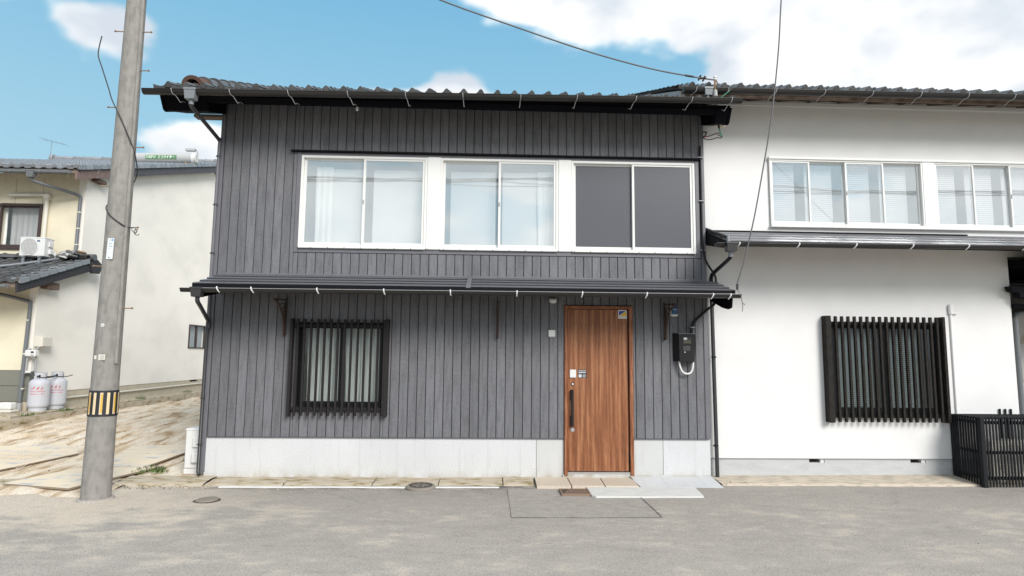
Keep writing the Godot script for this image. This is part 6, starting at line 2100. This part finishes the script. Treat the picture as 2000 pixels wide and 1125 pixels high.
func cables() -> void:
	var c := thing("service_cable", "thin dark cable sloping down across the sky to the service mast", "cable", Vector3(0, 6, 0.9))
	ptube(c, "cable", M.cable_grey, curve([Vector3(2.95, 5.295, 0.66), Vector3(2.883, 5.302, 0.66), Vector3(2.664, 5.31, 0.70), Vector3(2.023, 5.367, 0.80), Vector3(1.19, 5.50, 0.95), Vector3(0.232, 5.71, 1.13), Vector3(-0.657, 5.92, 1.30), Vector3(-1.64, 6.19, 1.55), Vector3(-4.0, 7.15, 1.9), Vector3(-9.0, 9.4, 4.0)], 6), 0.0095, 6)
	var m := mb(c)
	m.box(Vector3(2.74, 5.293, 0.665), Vector3(2.835, 5.313, 0.695), 0.004)
	for q in [Vector3(2.755, 5.332, 0.68), Vector3(2.812, 5.322, 0.68), Vector3(2.735, 5.288, 0.68), Vector3(2.793, 5.275, 0.68)]:
		m.tube([q - Vector3(0, 0, 0.018), q + Vector3(0, 0, 0.018)], 0.012, 8)
	put(m, "clamp", M.rust, c)
	ptube(c, "sleeve", M.cable, [Vector3(2.54, 5.318, 0.72), Vector3(2.655, 5.312, 0.70)], 0.014, 8)
	var d := thing("hanging_cable", "loose dark cable hanging from above to the lean-to's right corner", "cable", Vector3(3.4, 4.5, 1.0))
	ptube(d, "cable", M.cable_grey, curve([Vector3(3.12, 2.49, 0.80), Vector3(3.125, 2.56, 0.80), Vector3(3.19, 2.78, 0.83), Vector3(3.25, 3.02, 0.85), Vector3(3.33, 3.41, 0.90), Vector3(3.425, 3.93, 0.94), Vector3(3.52, 4.52, 1.00), Vector3(3.575, 4.97, 1.04), Vector3(3.625, 5.56, 1.10), Vector3(3.655, 6.15, 1.15), Vector3(3.71, 6.81, 1.20), Vector3(3.85, 8.6, 1.5)], 6), 0.0085, 6)
	ptube(d, "knot", M.cable, [Vector3(3.118, 2.47, 0.80), Vector3(3.122, 2.54, 0.80)], 0.015, 8)
	ptube(d, "wire_end", M.cable_grey, curve([Vector3(3.12, 2.47, 0.80), Vector3(3.135, 2.41, 0.84), Vector3(3.15, 2.34, 0.85), Vector3(3.165, 2.25, 0.84), Vector3(3.155, 2.19, 0.84)], 4), 0.0045, 5)
	ptube(d, "wire_end", M.cable_grey, curve([Vector3(3.152, 2.31, 0.85), Vector3(3.185, 2.27, 0.85), Vector3(3.18, 2.29, 0.85)], 3), 0.0035, 5)
	# lines on the far side of the street: the windows mirror them
	var l := thing("street_lines", "bundle of overhead lines across the street, mirrored in the upper windows", "overhead lines", Vector3(0, 7, 10))
	for k in 4:
		var pts := []
		for i in 61:
			var x := -24.0 + i * 0.9
			pts.append(Vector3(x, 6.95 + 0.05 * sin(x * 0.9 + k * 1.7) + 0.06 * sin(x * 0.37 + k) - 0.05 * k, 10.0 + 0.05 * cos(x * 0.9 + k * 1.7)))
		ptube(l, "line", M.cable, pts, [0.030, 0.022, 0.014, 0.014][k], 6)
	var pts2 := []
	for i in 41:
		var x := 5.0 + i * 0.6
		pts2.append(Vector3(x, 7.95 + 0.05 * sin(x * 0.7), 10.2))
	ptube(l, "line", M.cable, pts2, 0.045, 6)
	ptube(l, "splice_box", M.black_plastic, [Vector3(9.9, 7.93, 10.2), Vector3(11.0, 7.93, 10.2)], 0.10, 10)
	ptube(l, "guy", M.cable, [Vector3(8.2, 8.5, 10.1), Vector3(11.8, 5.0, 10.1)], 0.012, 6)

# ---------------------------------------------------------------- things on the ground
func lot_things() -> void:
	var slab := func(called: String, label: String, pts: Array, t: float) -> void:
		var c := Vector3.ZERO
		for q in pts:
			c += q / pts.size()
		var o := thing(called, label, "steel plate", Vector3(c.x, c.y - t, c.z), "steel road plates on the soil lot")
		var m := mb(o)
		m.off = Vector2(rng.randf() * 9, rng.randf() * 9)
		for i in range(1, pts.size() - 1):
			m.flat(pts[0], pts[i], pts[i + 1], Vector3.UP)
		put(m, "top", M.steel_plate, o)
		m = mb(o)
		for i in pts.size():
			var a: Vector3 = pts[i]
			var b: Vector3 = pts[(i + 1) % pts.size()]
			var out := (b - a).cross(Vector3.UP).normalized()
			if out.dot(a - c) < 0.0:
				out = -out
			m.quad(a, b, b - Vector3(0, t, 0), a - Vector3(0, t, 0), out)
		put(m, "edge", M.plate_edge, o)
	var lie := func(pts: Array, lift: float) -> Array:
		var out := []
		for q in pts:
			out.append(Vector3(q.x, -0.015 + 0.27 * smoothstep(0.4, -4.5, q.y) + lift, q.y))
		return out
	slab.call("steel_plate", "sand covered steel plate at the road edge left of the pole", lie.call([Vector2(-5.83, 0.57), Vector2(-4.88, 0.84), Vector2(-4.50, -0.50), Vector2(-5.55, -0.36)], 0.040), 0.022)
	slab.call("steel_plate", "grey steel plate lying right behind the pole", lie.call([Vector2(-5.45, -0.33), Vector2(-4.74, 0.25), Vector2(-4.69, -0.36), Vector2(-5.3, -0.95)], 0.030), 0.018)
	slab.call("steel_plate", "largest steel plate, reaching back towards the black house's air conditioner", lie.call([Vector2(-5.35, -0.42), Vector2(-4.70, -0.40), Vector2(-4.50, -1.80), Vector2(-5.6, -1.75)], 0.045), 0.020)
	slab.call("steel_plate", "ribbed pale steel plate at the far left of the lot", lie.call([Vector2(-7.9, -0.75), Vector2(-6.55, -0.15), Vector2(-6.15, -1.30), Vector2(-6.80, -1.95), Vector2(-8.2, -1.6)], 0.030), 0.016)
	var rib := get_node("steel_plate_003")
	var m := mb(rib)
	for i in 26:
		var x := -7.85 + i * 0.050
		var za := -1.50 + i * 0.004
		var zb := -0.80 + i * 0.018
		m.tube([Vector3(x, 0.017 + 0.27 * smoothstep(0.4, -4.5, za), za), Vector3(x + 0.28, 0.017 + 0.27 * smoothstep(0.4, -4.5, zb), zb)], 0.005, 5)
	stuff(put(m, "rib", M.steel_plate, rib))
	# grass and rubble
	var g := mb()
	var parts := [g, mb(), mb()]
	for tuft in [[-4.52, 0.035, -0.28, 0.17, 150], [-4.35, 0.03, -0.15, 0.10, 60], [-4.62, 0.03, -0.10, 0.08, 40], [-4.20, 0.09, -0.70, 0.12, 40], [-8.68, 0.40, -4.75, 0.16, 90], [-8.75, 0.40, -3.75, 0.14, 60], [-8.74, 0.41, -5.6, 0.10, 50], [-9.35, 0.43, -3.4, 0.16, 60], [-4.15, -0.04, 0.53, 0.10, 50], [-4.45, -0.04, 0.55, 0.09, 50], [-3.85, -0.05, 0.50, 0.07, 30], [-8.74, 0.44, -7.6, 0.12, 60], [-8.74, 0.46, -10.0, 0.12, 60]]:
		for i in tuft[4]:
			var a := rng.randf() * TAU
			var d := sqrt(rng.randf()) * float(tuft[3])
			var b := Vector3(tuft[0] + cos(a) * d, tuft[1] - 0.01, tuft[2] + sin(a) * d)
			var hgt := rng.randf_range(0.03, 0.095) * (1.2 - d / float(tuft[3]) * 0.6) * (1.0 if tuft[3] > 0.1 else 0.6)
			var lean := Vector3(cos(a) * 0.6 + rng.randf_range(-0.5, 0.5), 0, sin(a) * 0.6 + rng.randf_range(-0.5, 0.5)) * hgt
			var w := Vector3(rng.randf_range(-1, 1), 0, rng.randf_range(-1, 1)).normalized() * 0.004
			var q: MB = parts[rng.randi() % 3]
			var mid := b + lean * 0.4 + Vector3(0, hgt * 0.7, 0)
			var nn := Vector3(lean.x, hgt, lean.z).normalized()
			q.quad(b - w, b + w, mid + w * 0.8, mid - w * 0.8, nn)
			q.flat(mid - w * 0.8, mid + w * 0.8, b + lean + Vector3(0, hgt, 0), nn)
	var go := Node3D.new()
	go.name = "grass"
	add_child(go)
	tag(go, "tufts of short green grass on the sandy lot and along its kerbs", "grass")
	stuff(go)
	for k in 3:
		put(parts[k], "blades", M["grass_%d" % k], go)
	var rb := Node3D.new()
	rb.name = "rubble"
	add_child(rb)
	tag(rb, "small stones and mortar crumbs along the kerb and on the soil", "rubble")
	stuff(rb)
	var heaps := [mb(), mb(), mb()]
	var f := noise(82, 0.9, 4)
	var g2 := noise(83, 1.4, 4)
	for i in 520:
		var x: float
		var z: float
		var y: float
		var s := rng.randf_range(0.004, 0.015)
		if i < 150:
			x = rng.randf_range(-4.6, -3.6)
			z = 0.50 + rng.randfn() * 0.05
			y = -0.03
		elif i < 230:
			x = rng.randf_range(-3.6, 0.6)
			z = 0.56 + absf(rng.randfn()) * 0.10
			y = -0.03
			s *= 0.6
		elif i < 430:
			x = rng.randf_range(-8.4, -4.0)
			z = rng.randf_range(-7.0, 0.1)
			y = soil_height(x, z, f, g2)
			s *= 1.2
		elif i < 460:
			x = rng.randf_range(3.05, 3.4)
			z = rng.randf_range(0.0, 0.42)
			y = 0.0
			s *= 0.7
		else:
			x = rng.randf_range(-4.0, 6.0)
			z = rng.randf_range(0.7, 3.4)
			y = -0.03
			s *= 0.35
		var q: MB = heaps[i % 3]
		q.xf = Transform3D(Basis.from_euler(Vector3(rng.randf() * 3, rng.randf() * 3, rng.randf() * 3)), Vector3(x, y + s * 0.2, z))
		q.box(Vector3(-s, -s * 0.5, -s * 0.7), Vector3(s, s * 0.5, s * 0.7), s * 0.3)
	for k in 3:
		put(heaps[k], "stones", [M.old_concrete, M.plinth_grey, M.verge_brown][k], rb)
	# iron covers and the drain grate
	var mc := thing("manhole_cover", "round rusty iron cover half set into the kerb", "manhole cover", Vector3(-0.825, -0.03, 0.52))
	m = mb(mc)
	m.xf = Transform3D(Basis(Vector3.RIGHT, 0.03), Vector3(-0.825, 0.004, 0.52))
	m.lathe([Vector2(0.145, 0.0), Vector2(0.170, 0.0), Vector2(0.185, -0.015), Vector2(0.185, -0.06)], 32)
	put(m, "ring", M.iron_rim, mc)
	m = mb(mc)
	m.xf = Transform3D(Basis(Vector3.RIGHT, 0.03), Vector3(-0.825, 0.0, 0.52))
	m.lathe([Vector2(0.0, 0.002), Vector2(0.135, 0.002), Vector2(0.140, -0.02)], 32)
	put(m, "lid", M.iron_cover, mc)
	m = mb(mc)
	m.xf = Transform3D(Basis(Vector3.RIGHT, 0.03), Vector3(-0.825, 0.0, 0.52))
	for i in 6:
		var a := TAU * i / 6
		m.box(Vector3(cos(a) * 0.07 - 0.012, 0.002, sin(a) * 0.07 - 0.012), Vector3(cos(a) * 0.07 + 0.012, 0.007, sin(a) * 0.07 + 0.012))
	m.box(Vector3(-0.10, 0.002, -0.006), Vector3(0.10, 0.006, 0.006))
	put(m, "pattern", M.iron_rim, mc)
	var sc := thing("valve_cover", "small oblong iron lid in the asphalt near the pole", "cover", Vector3(-3.13, -0.03, 1.19))
	m = mb(sc)
	m.xf = Transform3D(Basis(Vector3.UP, 0.35) * Basis(Vector3(0, 0, 1), 0.05), Vector3(-3.13, -0.018, 1.19))
	m.lathe([Vector2(0.0, 0.010), Vector2(0.105, 0.008), Vector2(0.118, 0.0), Vector2(0.12, -0.03)], 24)
	put(m, "lid", M.iron_rim, sc)
	m = mb(sc)
	m.xf = Transform3D(Basis(Vector3.UP, 0.35), Vector3(-3.125, -0.023, 1.205))
	m.lathe([Vector2(0.115, 0.0), Vector2(0.145, -0.004), Vector2(0.15, -0.02)], 24)
	put(m, "rim", M.grate_dark, sc)
	var gr := thing("drain_grate", "rusty drain grate with slanted bars beside the cement slab", "drain grate", Vector3(1.05, -0.02, 0.81))
	pbox(gr, "pit", M.grate_dark, Vector3(0.885, -0.06, 0.665), Vector3(1.225, -0.0075, 0.955))
	m = mb(gr)
	m.box(Vector3(0.880, -0.05, 0.660), Vector3(0.900, -0.001, 0.960), 0.002)
	m.box(Vector3(1.210, -0.05, 0.660), Vector3(1.230, -0.001, 0.960), 0.002)
	m.box(Vector3(0.900, -0.05, 0.660), Vector3(1.210, -0.002, 0.678), 0.002)
	m.box(Vector3(0.900, -0.05, 0.942), Vector3(1.210, -0.002, 0.960), 0.002)
	put(m, "frame", M.grate_rust, gr)
	m = mb(gr)
	for i in 13:
		var x := 0.905 + i * 0.0245
		var dx := minf(0.11, 1.209 - x)
		var dz := 0.262 * dx / 0.11
		var pts := PackedVector2Array([Vector2(x, 0.942), Vector2(x + 0.012, 0.942), Vector2(x + 0.012 + dx - 0.012, 0.942 - dz), Vector2(x + dx - 0.012, 0.942 - dz)])
		m.prism(pts, -0.02, -0.003, func(u: float, w: float, dd: float) -> Vector3: return Vector3(u, dd, w))
	stuff(put(m, "bar", M.grate_rust, gr))
